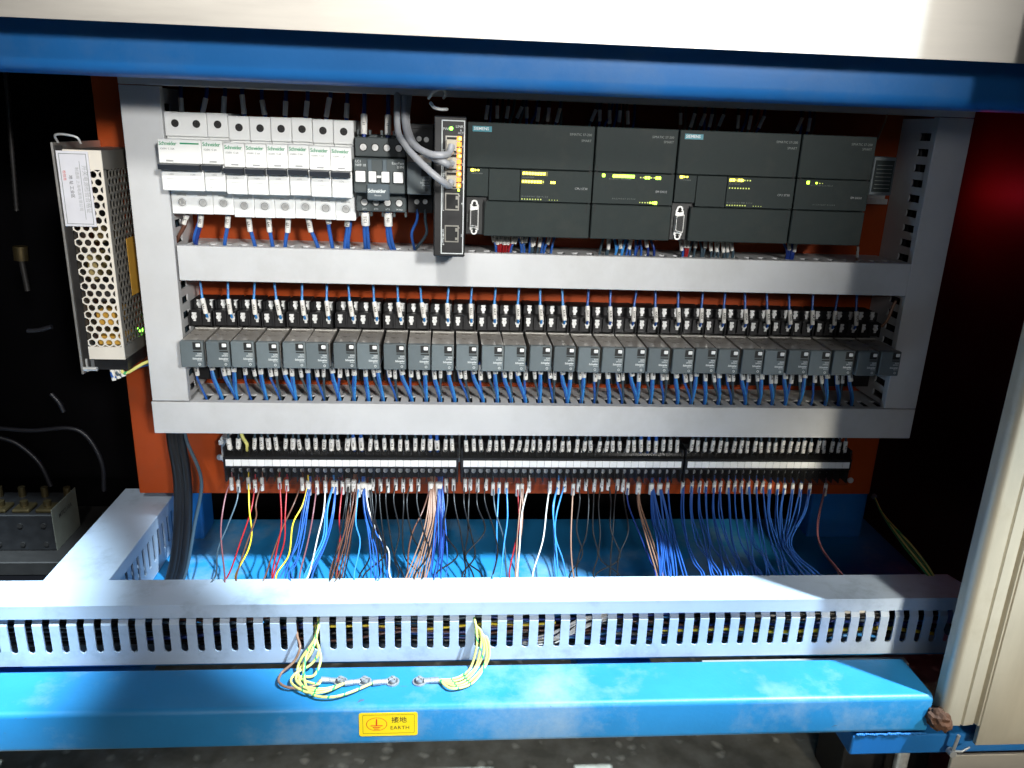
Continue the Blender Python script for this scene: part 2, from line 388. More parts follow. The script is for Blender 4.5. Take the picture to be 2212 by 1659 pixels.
# blue tray under the panel ------------------------------------------------
t = thing('blue_tray', 'blue painted steel tray floor under the wiring panel', 'tray', (30, 0, -262))
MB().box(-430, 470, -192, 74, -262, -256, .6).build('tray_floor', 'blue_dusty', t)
MB().box(-430, 470, 71, 74, -290, -262.1).build('tray_fold', 'blue_paint', t)
for x0, x1 in ((-392, -336), (372, 440)):
    tag(MB().box(x0, x1, 24, 64, -255.9, 300, 3).build('blue_post', 'blue_paint', None, (x0, 44, -255.9)),
        'blue frame post behind the orange panel, ' + ('near the black cables' if x0 < 0 else 'near the corner earth wires'), 'post')

# ---- top beam, worktop ---------------------------------------------------------
def rounded(y0, y1, z0, z1, r, k=6):
    pts = []
    for cy, cz, a0 in ((y1 - r, z0 + r, -90), (y1 - r, z1 - r, 0), (y0 + r, z1 - r, 90), (y0 + r, z0 + r, 180)):
        pts += [(cy + r * math.cos(math.radians(a0 + 90 * i / k)), cz + r * math.sin(math.radians(a0 + 90 * i / k))) for i in range(k + 1)]
    return pts
def beam(name, y0, y1, z0, z1, r, x0, x1, material, label, cat):
    m = MB().prism(rounded(y0, y1, z0, z1, r), 'X', x0, x1); m.sm = [len(f) == 4 for f in m.f]
    ob = m.build(name, material, None, ((x0 + x1) / 2, (y0 + y1) / 2, z0))
    ob.modifiers.new('edges', 'EDGE_SPLIT').split_angle = math.radians(40)
    return tag(ob, label, cat)
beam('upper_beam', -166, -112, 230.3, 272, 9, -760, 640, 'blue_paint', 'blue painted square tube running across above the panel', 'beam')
m = MB().prism([(-200, 262.2), (-197.8, 262.2), (-197.8, 272.2), (120, 272.2), (120, 322), (-198, 322), (-200, 320)], 'X', -760, 640)
tag(m.build('steel_worktop', 'steel', None, (0, -40, 262.6)), 'brushed stainless steel worktop edge above the blue beam', 'worktop')

# ---- lower beam ------------------------------------------------------------------
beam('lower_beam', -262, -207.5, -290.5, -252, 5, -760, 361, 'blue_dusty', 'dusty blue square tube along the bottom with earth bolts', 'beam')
t = thing('blue_foot_plate', 'blue painted plate under the right end of the lower beam', 'plate', (400, -240, -314))
MB().box(296, 620, -261, -215, -314, -293.2, 1.5).build('plate', 'blue_paint', t)
wb = MB(); random.seed(5)
for k in range(34):
    x = 300 + k * 1.9; c = (x, -261.0, -291.9 + random.uniform(-.5, .5)); rr = random.uniform(.9, 1.7)
    wb.tube([(x - 1.4, -260.4, c[2]), (x, -261.2, c[2]), (x + 1.4, -260.4, c[2])], [rr * .6, rr, rr * .6], 6)
wb.build('weld_bead', 'blue_paint', t)
# cross stubs between tray and lower beam
for x0, x1 in ((-480, -330), (60, 130)):
    tag(MB().box(x0, x1, -207.2, -120, -288, -264, 2).build('cross_stub', 'blue_paint', None, (x0, -160, -288)),
        'short blue stub joining tray and lower beam ' + ('below the trough end on the dark side' if x0 < 0 else 'beside the bright steel strip'), 'beam')
tag(MB().box(176, 372, -206.5, -196.5, -264.6, -260.6, .4).build('steel_strip', 'steel', None, (270, -200, -264)), 'narrow bright steel strip lying between trough and lower beam', 'strip')
tag(MB().box(-20, 92, -206.8, -198, -268, -262.5, .4).build('board_offcut', 'amber_label' if False else 'label_paper', None, (36, -202, -268)), 'pale flat offcut lying in the gap behind the lower beam', 'offcut')

# ---- door stile on the right -------------------------------------------------------
t = thing('door_stile', 'brushed stainless door stile with folded edges at the right end of the beam', 'door frame', (430, -260, -296))
pts = []
for i in range(9):                       # rounded nose fold
    a = math.radians(180 - 90 * i / 8 + 0); pts.append((373.5 + 6.5 * math.cos(a), -262 - 8.5 * math.sin(a) - 0.0))
pts += [(384.5, -270.5), (385.6, -268.2), (387.0, -270.8), (397.0, -269.6), (398.6, -267), (400, -271.5), (401.5, -271.5), (401.5, -255), (367, -255)]
MB().prism(pts, 'Z', -276, 700).build('folded_edge', 'steel_v', t)
MB().box(401.6, 900, -272.6, -268, -296, 700, .5).build('sheet', 'steel_v', t)
bm = bmesh.new(); bmesh.ops.create_icosphere(bm, subdivisions=3, radius=1.0); random.seed(4)
lump = MB(); jit = {v.index: random.uniform(.82, 1.12) for v in bm.verts}
lump.add([(368 + v.co.x * 11.5 * jit[v.index] + v.co.z * -3, -266 + v.co.y * 10 * jit[v.index], -272 + v.co.z * 12 * jit[v.index]) for v in bm.verts], [tuple(v.index for v in f.verts) for f in bm.faces]); bm.free()
tag(lump.build('rusty_weld', 'rust', None, (367, -256, -284)), 'rusty brown weld lump where the lower beam meets the steel stile', 'weld')
t = thing('clamp_bolt', 'small zinc wing bolt under the steel stile', 'bolt', (384, -270, -306))
MB().cyl((384, -266, -306), (384, -272, -306), 3.4, 8).build('head', 'lug', t)
MB().cyl((384, -270, -306), (385.5, -271, -286), 1.5, 10).build('shank', 'lug', t)
MB().tube([(385, -271, -303), (392, -271, -303.5), (399, -270, -300)], [1.2, 1.1, .8], 8).build('wing', 'lug', t)
t = thing('levelling_foot', 'threaded steel levelling foot below the blue plate', 'machine foot', (372, -225, -420))
MB().cyl((372, -225, -420), (372, -225, -412), 30, 24, 24).build('foot_pad', 'dark_metal', t)
MB().cyl((372, -225, -412), (372, -225, -312), 6, 14).build('spindle', 'zinc', t)
MB().cyl((372, -225, -330), (372, -225, -320), 11, 6).build('lock_nut', 'zinc', t)
tag(MB().box(392, 640, -262, -259, -418, -316.5, .5).build('steel_skirt', 'steel', None, (500, -260, -418)), 'bright steel skirting sheet below the stile', 'skirting')
tag(MB().box(330, 420, -200, -150, -420, -350, 2).build('dark_block', 'dark_metal', None, (375, -175, -420)), 'dark block on the floor behind the levelling foot', 'block')

# ---- orange mounting board ------------------------------------------------------
t = thing('mounting_board', 'orange painted steel mounting board carrying all the devices', 'panel', (17, 0, -186))
MB().box(-392, 426, 0, 3, -186, 300, .6).build('sheet', 'orange', t)
MB().box(-392, 426, 3.1, 14, -186, -184).build('bottom_fold', 'orange', t)
for x, z in ((-304, -143), (400, -168), (416, 196)):
    screw_mb((x, -2.2, z), 3.4, 2.2).build('screw', 'zinc', t)

# ---- wire ducts --------------------------------------------------------------------
def comb(lo, hi, base, root, tip, pitch, slot, phase):
    """outline of a slotted duct wall; first coordinate runs along the duct"""
    pts = [(lo, base), (hi, base)]
    top = [(lo, tip)]; r = slot / 2
    c = lo + phase
    while c + r < hi - 1:
        if c - r > lo + 1:
            top += [(c - r, tip), (c - r, root + r * .6)] + [(c - r * math.cos(math.pi * k / 6), root + r * .6 - r * .6 * math.sin(math.pi * k / 6)) for k in range(1, 6)] + [(c + r, root + r * .6), (c + r, tip)]
        c += pitch
    top.append((hi, tip))
    return pts + top[::-1]
def hduct(name, label, x0, x1, z0, z1, pitch=14.3, phase=8.0, yf=-65.0):
    t = thing(name, label, 'cable duct', ((x0 + x1) / 2, 0, z0))
    lid = MB().box(x0, x1, yf, yf + 1.4, z0, z1, .5)
    lid.box(x0 + .02, x1 - .02, yf + .7, yf + 8, z0, z0 + 1.3).box(x0 + .02, x1 - .02, yf + .7, yf + 8, z1 - 1.3, z1)
    lid.build('lid', 'duct', t)
    for z in (z0 + 1.5, z1 - 3.0):
        MB().prism(comb(x0 + 2, x1 - 2, -.4, -36, yf + 1.7, pitch, 7.0, phase), 'Z', z, z + 1.5).build('slotted_wall', 'duct', t)
    MB().box(x0 + 2, x1 - 2, -2.2, -.4, z0 + 3.1, z1 - 3.1).build('base', 'duct', t)
    return t
def vduct(name, label, x0, x1, z0, z1, pitch=14.3, phase=8.0, yf=-65.0):
    t = thing(name, label, 'cable duct', ((x0 + x1) / 2, 0, z0))
    lid = MB().box(x0, x1, yf, yf + 1.4, z0, z1, .5)
    lid.box(x0, x0 + 1.3, yf + .7, yf + 8, z0 + .02, z1 - .02).box(x1 - 1.3, x1, yf + .7, yf + 8, z0 + .02, z1 - .02)
    lid.build('lid', 'duct', t)
    for x in (x0 + 1.5, x1 - 3.0):
        m = MB().prism(comb(z0 + 1, z1 - 1, -.4, -36, yf + 1.7, pitch, 7.0, phase), 'Z', x, x + 1.5)
        m.v = [(c, b, a) for a, b, c in m.v]
        m.build('slotted_wall', 'duct', t)
    MB().box(x0 + 3.1, x1 - 3.1, -2.2, -.4, z0 + 1, z1 - 1).build('base', 'duct', t)
    return t
hduct('wire_duct', 'grey slotted duct half hidden under the blue top beam', -343.5, 419.5, 227.2, 259)
vduct('wire_duct', 'upright grey duct beside the perforated power supply', -343.4, -309.6, -57.2, 226.4)
vduct('wire_duct', 'upright grey duct in half shadow at the programmable controller end', 385.6, 419.4, -57.6, 226.4)
hduct('wire_duct', 'pale grey horizontal duct between controllers and relay row', -307.6, 390 - 4.6, 59.6, 91.2)
hduct('wire_duct', 'grey horizontal duct between relay row and terminal strip', -344.6, 419.4, -90.6, -58.4, phase=44.6)

# front trough: fingers are separate pieces
PIT = 14.2; x_slot = PY(576.6, 1380, -200).x
t = thing('front_trough', 'long pale slotted cable trough lying in front of the panel', 'cable duct', (0, -180, -255.2))
TX0, TX1 = -620.0, 432.0
lid = MB()
lid.prism([(-620, -200.6), (TX1 - 2, -200.6), (TX1, -185), (TX1 - 8, -160), (-620, -160)], 'Z', -196, -194.2)
lid.box(TX0, TX1 - 2, -200.6, -199.0, -206.8, -195.9).box(TX0, TX1 - 8, -161.4, -160, -206.8, -195.9)
lid.build('lid', 'duct_trough', t)
c = x_slot - PIT * 40
while c < TX0 + 4: c += PIT
first = c; r = 3.05; top = [(TX0, -239.6)]; cents = []
while c + r < TX1 - 6:
    cents.append(c)
    top += [(c - r * math.cos(math.pi * k / 8), -239.6 - r * math.sin(math.pi * k / 8)) for k in range(9)]
    c += PIT
top.append((TX1 - 4, -239.6))
outline = [(TX0, -255), (TX1 - 4, -255)] + top[::-1]
MB().prism(outline, 'Y', -198.8, -197.2).build('front_wall', 'duct_trough', t)
MB().prism([(a, b) for a, b in outline], 'Y', -163, -161.5).build('rear_wall', 'duct_trough', t)
MB().box(TX0, TX1 - 4, -197, -163.2, -255, -253.6).build('base', 'duct_trough', t)
fw = PIT - 2 * r
prof = [(-198.8, -239.6), (-197.2, -239.6), (-197.2, -214.5), (-194.8, -210.5), (-194.8, -199), (-196.4, -199), (-196.4, -210.9), (-198.8, -215)]
me = MB().prism(prof, 'X', -fw / 2, fw / 2).mesh()
me.materials.append(MATS['duct_trough'])
for k, cc in enumerate(cents):
    f = bpy.data.objects.new('finger', me); col.objects.link(f); f.parent = t
    f.location = (Vector((cc + PIT / 2, 0, 0)) - ORG[t.name]) * S
mr = MB().prism([(-161.5, -239.6), (-163, -239.6), (-163, -199), (-161.5, -199)], 'X', -fw / 2, fw / 2).mesh(); mr.materials.append(MATS['duct_trough'])
for k, cc in enumerate(cents):
    if cc < -340 or cc > 415: continue
    f = bpy.data.objects.new('finger', mr); col.objects.link(f); f.parent = t
    f.location = (Vector((cc + PIT / 2, 0, 0)) - ORG[t.name]) * S

# side branch running back to the board
t = thing('side_trough', 'pale cable duct branching back from the trough past the black cables', 'cable duct', (-390, -60, -255.2))
lid = MB().box(-419, -362, -159.4, 30, -196.4, -194.6, .4)
lid.box(-363.4, -362, -159.2, 30, -208, -196.2).box(-419, -417.6, -159.2, 30, -208, -196.2)
lid.build('lid', 'duct_trough', t)
m = MB().prism(comb(-159, 29, -255, -241, -200, 14.2, 5.6, 11), 'Z', -365.4, -363.9); m.v = [(c, a, b) for a, b, c in m.v]; m.build('slotted_wall', 'duct_trough', t)
m = MB().prism(comb(-159, 29, -255, -241, -200, 14.2, 5.6, 11), 'Z', -417, -415.5); m.v = [(c, a, b) for a, b, c in m.v]; m.build('slotted_wall', 'duct_trough', t)
MB().box(-415, -365.6, -159, 29, -255.1, -254).build('base', 'duct_trough', t)

# wires packed inside the ducts, seen through the slots
random.seed(9)
for nm, pts in (('top', [(-335, 243), (410, 243)]), ('middle', [(-302, 75), (380, 75)]), ('bottom', [(-335, -75), (410, -75)]), ('left', [(-326, -50), (-326, 222)]), ('right', [(402, -50), (402, 222)])):
    (xa, za), (xb, zb_) = pts; hor = xa != xb
    for j in range(7):
        o1 = -8 + 16 * (j % 4) / 3; y = (-20, -33, -46)[j % 3]
        c = ('navy', 'black', 'navy', 'slate', 'black', 'navy', 'black')[j]
        P3 = []
        for i in range(9):
            f = i / 8; a_, b_ = random.uniform(-2, 2), random.uniform(-2, 2)
            P3.append((xa + (xb - xa) * f, y + a_, za + o1 + b_) if hor else (xa + o1 + b_, y + a_, za + (zb_ - za) * f))
        m = MB().tube(P3, 3.6, 6)
        tag(m.build(c + '_wire_run', 'wire_' + c, None, P3[0]), COLOUR_WORD_(c) + ' wires packed inside the ' + {'top': 'duct under the top beam', 'middle': 'duct above the relays', 'bottom': 'duct below the relays', 'left': 'upright duct by the power supply', 'right': 'upright duct by the last module'}[nm], 'wire', 'duct wires ' + nm + ' ' + c)
# DIN rails
def rail(label, x0, x1, z, y=-7.5):
    m = MB().box(x0, x1, y, y + 1, z - 17.5, z - 12.5).box(x0, x1, y, y + 1, z + 12.5, z + 17.5)
    m.box(x0, x1, -1.2, -.2, z - 12.4, z + 12.4).box(x0, x1, y + .5, -.3, z - 13.4, z - 12.45).box(x0, x1, y + .5, -.3, z + 12.45, z + 13.4)
    tag(m.build('din_rail', 'zinc', None, ((x0 + x1) / 2, 0, z)), label, 'rail')
rail('zinc mounting rail behind breakers and controllers', -306, 382, 160)
rail('zinc mounting rail behind the relay sockets', -306, 382, 4)
rail('zinc mounting rail with bare end behind the terminal strip', -292, 378, -127)

# ================================================================== devices, upper row
# ---- miniature breakers -----------------------------------------------------------
random.seed(11)
def breaker(x0, poles, dz, rating, label, group=None):
    W = 18.0 * poles; x1 = x0 + W - .35; z = dz
    t = thing('circuit_breaker', label, 'breaker', (x0 + W / 2, 0, 118 + z), group)
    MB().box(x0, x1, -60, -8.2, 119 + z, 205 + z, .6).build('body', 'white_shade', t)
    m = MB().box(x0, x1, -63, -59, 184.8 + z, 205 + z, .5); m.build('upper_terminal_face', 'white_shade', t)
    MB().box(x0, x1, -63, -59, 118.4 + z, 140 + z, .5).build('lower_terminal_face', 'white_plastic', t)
    MB().box(x0, x1, -85, -60.2, 163 + z, 182.8 + z, .6).build('label_face', 'white_plastic', t)
    MB().box(x0 + .2, x1 - .2, -83, -60.2, 140.2 + z, 162.4 + z, .6).build('toggle_housing', 'white_plastic', t)
    MB().prism([(-82, 157.2 + z), (-90.5, 158.0 + z), (-91, 162.2 + z), (-82, 163.2 + z)][::-1], 'X', x0 + .5, x1 - 1.2).build('toggle', 'toggle', t)
    for k in range(poles):
        cx = x0 + 9 + 18 * k
        for zc, mname in ((195.5 + z, 'dark_metal'), (128.5 + z, 'zinc')):
            h = MB().ring((cx, zc), 3.3, 4.7, -63.35, -62.8, 22).build('screw_rim', 'white_shade', t)
            MB().cyl((cx, -63.1, zc), (cx, -62.5, zc), 3.3, 18).build('screw_hole', 'hollow', h)
            screw_mb((cx, -63.6 if zc < 150 else -63.3, zc), 3.0, 1.2).build('screw', mname, h)
        MB().box(cx - 4, cx + 4, -63.5, -63.05, 134.6 + z, 135.3 + z).build('clip_slot', 'grey_print', t)
        MB().box(cx - 4.8, cx + 4.4, -83.25, -82.9, 150.0 + z, 150.3 + z).build('window_line', 'grey_print', t)
        letter('I-ON', 1.9, (cx - .5, -83.2, 154 + z), t, 'CENTER', 'grey_print')
        letter('C' + rating, 2.2, (cx - 6, -83.2, 143.6 + z), t, 'LEFT', 'grey_print')
    letter('Schneider', 4.3, (x0 + 1.0, -85.1, 179.2 + z), t, 'LEFT', 'green_print', bold=.06, space=.86)
    letter('iC65N  C ' + rating + 'A', 2.0, (x0 + 1.8, -85.1, 174.9 + z), t, 'LEFT', 'black_print')
    MB().box(x0 + 6, x0 + 12, -85.3, -84.9, 164.6 + z, 165.9 + z).build('test_slot', 'grey_print', t)
    if poles == 2: MB().box(x0 + 18.5, x0 + 34, -85.25, -84.9, 179.0 + z, 180.2 + z).build('green_bar', 'green_print', t)
    return t
X0 = -308.8
breaker(X0, 2, 1.2, '32', 'white double-pole breaker with green bar beside the upright duct')
for k in range(7):
    breaker(X0 + 36 + 18 * k, 1, (1.4, -.4, -.4, -.2, .1, -.5, -.7)[k], '6', nth(k + 1) + ' narrow white breaker counted from the double-pole breaker', 'single-pole breakers')

# ---- contactor ------------------------------------------------------------------------
cx0, cx1 = -145.6, -101.2
t = thing('contactor', 'dark grey contactor with white test tabs next to the breakers', 'contactor', (-123, 0, 126))
MB().box(cx0, cx1, -56, -8.2, 127, 193, .8).build('base', 'contactor', t)
MB().box(cx0, cx1, -70, -56.2, 174.5, 191, .8).build('upper_terminal_deck', 'contactor', t)
MB().box(cx0, cx1, -70, -56.2, 127, 143.5, .8).build('lower_terminal_deck', 'contactor', t)
MB().box(cx0, cx1, -84, -56.4, 144.2, 173.8, 1.0).build('front_block', 'contactor', t)
MB().box(-134, -114.5, -88, -84.1, 138.5, 152.5, 1.0).build('name_cover', 'contactor_cover', t)
for x in (-131.6, -118.8): MB().box(x - 1.8, x + 1.8, -85.5, -84.1, 163, 173, .3).build('guide_rib', 'contactor_cover', t)
for x, w_ in ((-139.5, 8.4), (-129.2, 6.6), (-118.0, 6.8), (-106.9, 8.4)):
    MB().box(x - w_ / 2 - .7, x + w_ / 2 + .5, -84.4, -84.05, 152.9, 163.4).build('tab_recess', 'hollow', t)
    MB().box(x - w_ / 2, x + w_ / 2, -88, -84.5, 153.8, 163, .5).build('test_tab', 'white_plastic', t)
MB().box(-125.6, -121.6, -86.5, -84.45, 157.5, 159.6, .2).build('tab_bridge', 'white_shade', t)
for k in range(4):
    x = -138.3 + 10.3 * k
    for z in (182.5, 135.2):
        h = MB().ring((x, z), 2.9, 3.6, -70.4, -69.9, 18).build('screw_rim', 'hollow', t)
        screw_mb((x, -71.0, z), 2.9, 1.3).build('screw', 'zinc', h)
for k in range(5):
    x = -144 + 10.3 * k
    MB().box(x, x + 1.8, -66, -58, 122.5, 126.9).build('barrier', 'contactor', t)
    MB().box(x, x + 1.8, -66, -58, 193.1, 197).build('barrier', 'contactor', t)
letter('LC1\nN09 10', 3.0, (-144.0, -84.2, 169.4), t, 'LEFT', 'light_print', line=1.05)
letter('EasyPact\nD3N', 3.0, (-102.2, -84.2, 168.6), t, 'RIGHT', 'light_print', line=1.05)
letter('Schneider', 4.4, (-133.4, -88.1, 146.6), t, 'LEFT', 'light_print', bold=.12, space=.9)
letter('Electric', 2.0, (-127.6, -88.1, 142.9), t, 'LEFT', 'light_print')
for k, s_ in enumerate(('2/T1', '4/T2', '6/T3', '14 NO')): letter(s_, 2.1, (-138.3 + 10.3 * k, -70.2, 129.3), t, 'CENTER', 'light_print')

# ---- slim relay beside contactor ---------------------------------------------------------
t = thing('interface_relay', 'grey relay in a black socket between contactor and network switch', 'relay', (-88, 0, 126))
MB().box(-100.2, -77.4, -52, -8.2, 126, 204, .6).box(-100.2, -77.4, -60, -52.2, 126, 143, .5).box(-100.2, -77.4, -60, -52.2, 180, 200, .5).build('socket', 'socket_black', t)
MB().box(-99.4, -78.2, -84, -52.4, 144.6, 178, .4).build('relay_body', 'relay_clear', t)
MB().box(-99.4, -78.2, -87, -84.1, 144.6, 172, .6).build('front_cap', 'relay_grey', t)
MB().box(-87, -80.6, -87.8, -87.1, 160.5, 166, .2).build('test_button', 'plc_dark', t)
letter('24VDC\nSchneider\nElectric', 2.1, (-79.6, -87.15, 154.8), t, 'RIGHT', 'light_print')
MB().cyl((-82.4, -87.6, 149), (-82.4, -87.1, 149), 1.4, 12).build('lamp', 'clear_cover', t)
for x, z in ((-92, 136), (-84.5, 136.3), (-90, 191), (-83.5, 190.5)):
    screw_mb((x, -61.4, z), 2.3, 1.3).build('screw', 'zinc', t)

# ---- network switch --------------------------------------------------------------------------
YS = -112.0
def sw(u, v): return PY(u, v, YS)
sx0, sx1, sz0, sz1 = -75.6, -48.6, 94.6, 210.6
t = thing('network_switch', 'tall black five-port network switch with glowing orange port lamps', 'switch', (-62, 0, 94))
MB().box(sx0, sx1, YS, -9, sz0, sz1, 1.0).build('case', 'black_plastic', t)
fr = MB(); a0, a1, b0, b1 = -69.3, -50.0, 97.2, 207.6
fr.box(a0, a1, YS - .25, YS - .02, b1 - .8, b1).box(a0, a1, YS - .25, YS - .02, b0, b0 + .8)
fr.box(a0, a0 + .8, YS - .25, YS - .02, b0 + .82, b1 - .82).box(a1 - .8, a1, YS - .25, YS - .02, b0 + .82, b1 - .82)
fr.build('frame_line', 'light_print', t)
fr = MB(); fr.box(-68.0, -67.6, YS - .2, YS - .02, 134, 184).box(-67.58, -66.6, YS - .2, YS - .02, 134, 134.4).box(-67.58, -66.6, YS - .2, YS - .02, 183.6, 184); fr.build('bracket_line', 'light_print', t)
letter('PWR', 3.0, (-68.3, YS - .1, 200.4), t, 'LEFT', 'light_print'); letter('LINK', 3.0, (-51.2, YS - .1, 202.6), t, 'RIGHT', 'light_print')
letter('&\nACT', 2.4, (-53.4, YS - .1, 198.6), t, 'CENTER', 'light_print', line=.9)
letter('10/100 Base-T', 2.4, (-69.0 + 1.6, YS - .1, 111.6), t, 'CENTER', 'light_print', turn=90, bold=.03)
letter('10/100 Base-T', 2.4, (-69.0 + 2.4, YS - .1, 160), t, 'CENTER', 'light_print', turn=90, bold=.03)
MB().cyl((-61.4, YS - .9, 201.0), (-61.4, YS - .02, 201.0), 1.5, 12).build('power_lamp', 'led_green', t)
ports = [188.0, 174.0, 159.5, 141.6, 114.6]
for k, z in enumerate(ports):
    xL, xR = -66.0, -54.0
    p = MB().box(xL, xR, YS - .9, YS - .02, z + 6.2, z + 7.2).box(xL, xR, YS - .9, YS - .02, z - 7.2, z - 6.2).box(xL, xL + 1, YS - .9, YS - .02, z - 6.18, z + 6.18).box(xR - 1, xR, YS - .9, YS - .02, z - 6.18, z + 6.18)
    p = p.build('port', 'rj_shell', t)
    MB().box(xL + 1.02, xR - 1.02, YS - .3, YS - .03, z - 6.15, z + 6.15).build('port_opening', 'hollow', p)
    MB().box(xR - 3.0, xR - 1.1, YS - .7, YS - .35, z - 5.2, z - 3.2).build('port_contact', 'rj_shell', p)
    MB().box(xR - 3.0, xR - 1.1, YS - .7, YS - .35, z + 2.0, z + 5.0).build('port_contact', 'rj_shell', p)
    letter(str(k + 1), 2.8, (-51.6, YS - .1, z - 1.5), t, 'CENTER', 'light_print')
    lit = k < 3
    MB().cyl((-54.0, YS - 2.0, z + 5.2), (-54.0, YS - .95, z + 5.2), 1.25 if lit else .7, 10).build('port_lamp', 'led_amber' if lit else 'rj_shell', t)
    if lit:
        for dz in (5.2, -4.2, .5): MB().box(-56.6, -52.6, YS - 1.5, YS - .95, z + dz - 1.9, z + dz + 1.9, .5).build('port_halo', 'halo_amber', t)  # glowing plates added for the halo around lit port lamps
    if lit: MB().cyl((-54.4, YS - 2.0, z - 4.2), (-54.4, YS - .95, z - 4.2), .95, 10).build('port_lamp', 'led_amber', t)
MB().cyl((-54.6, YS - 1.6, 151.4), (-54.6, YS - .95, 151.4), .9, 10).build('port_lamp', 'led_lime', t)

# plugs with patch cables
paths = [[(872, 200, -60), (874, 259, -78), (883, 298, -100), (902, 319, -122), (930, 333, -134), (955, 335, -136), (970, 331, -128)],
         [(884, 200, -58), (879, 262, -70), (891, 305, -92), (915, 328, -116), (943, 344, -130), (962, 352, -134), (972, 356, -128)],
         [(858, 200, -62), (859, 280, -86), (874, 311, -104), (896, 338, -122), (930, 371, -136), (956, 392, -136), (970, 401, -128)]]
for k, pth in enumerate(paths):
    t = thing('patch_cable', 'grey network patch cable plugged into the ' + ('top', 'second', 'third')[k] + ' port of the switch', 'cable', (-60, YS, ports[k]))
    z = ports[k]
    pl = MB().box(-65, -56.6, YS - 13, YS - .4, z - 4.6, z + 4.4, .4).build('plug', 'plug_clear', t)
    MB().box(-63.8, -57.8, YS - 11, YS - 5, z + 1.5, z + 1.9).box(-63.8, -57.8, YS - 11, YS - 5, z - 2.9, z - 2.5).build('plug_contacts', 'brass', pl)
    pts = [PY(*p) for p in pth] + [Vector((-60.8, YS - 12.5, z))]
    MB().tube(smooth(pts, 6), 2.9, 10).build('cord', 'wire_grey', t)
tag(MB().tube(smooth([PY(925, 213, -100), PY(938, 197, -104), PY(955, 192, -104), PY(963, 203, -100), PY(958, 212, -95)], 6), 1.3, 6).build('cable_tie', 'white_shade', None, PY(940, 200, -100)),
    'pale cable tie looped above the network switch', 'cable tie')
tag(MB().tube(smooth([PY(930, 222, -98), PY(938, 232, -103), PY(952, 236, -104), PY(966, 236, -100)], 6), 1.4, 6).build('cable_tie', 'white_shade', None, PY(945, 230, -100)),
    'short white tie tail resting on top of the switch', 'cable tie')

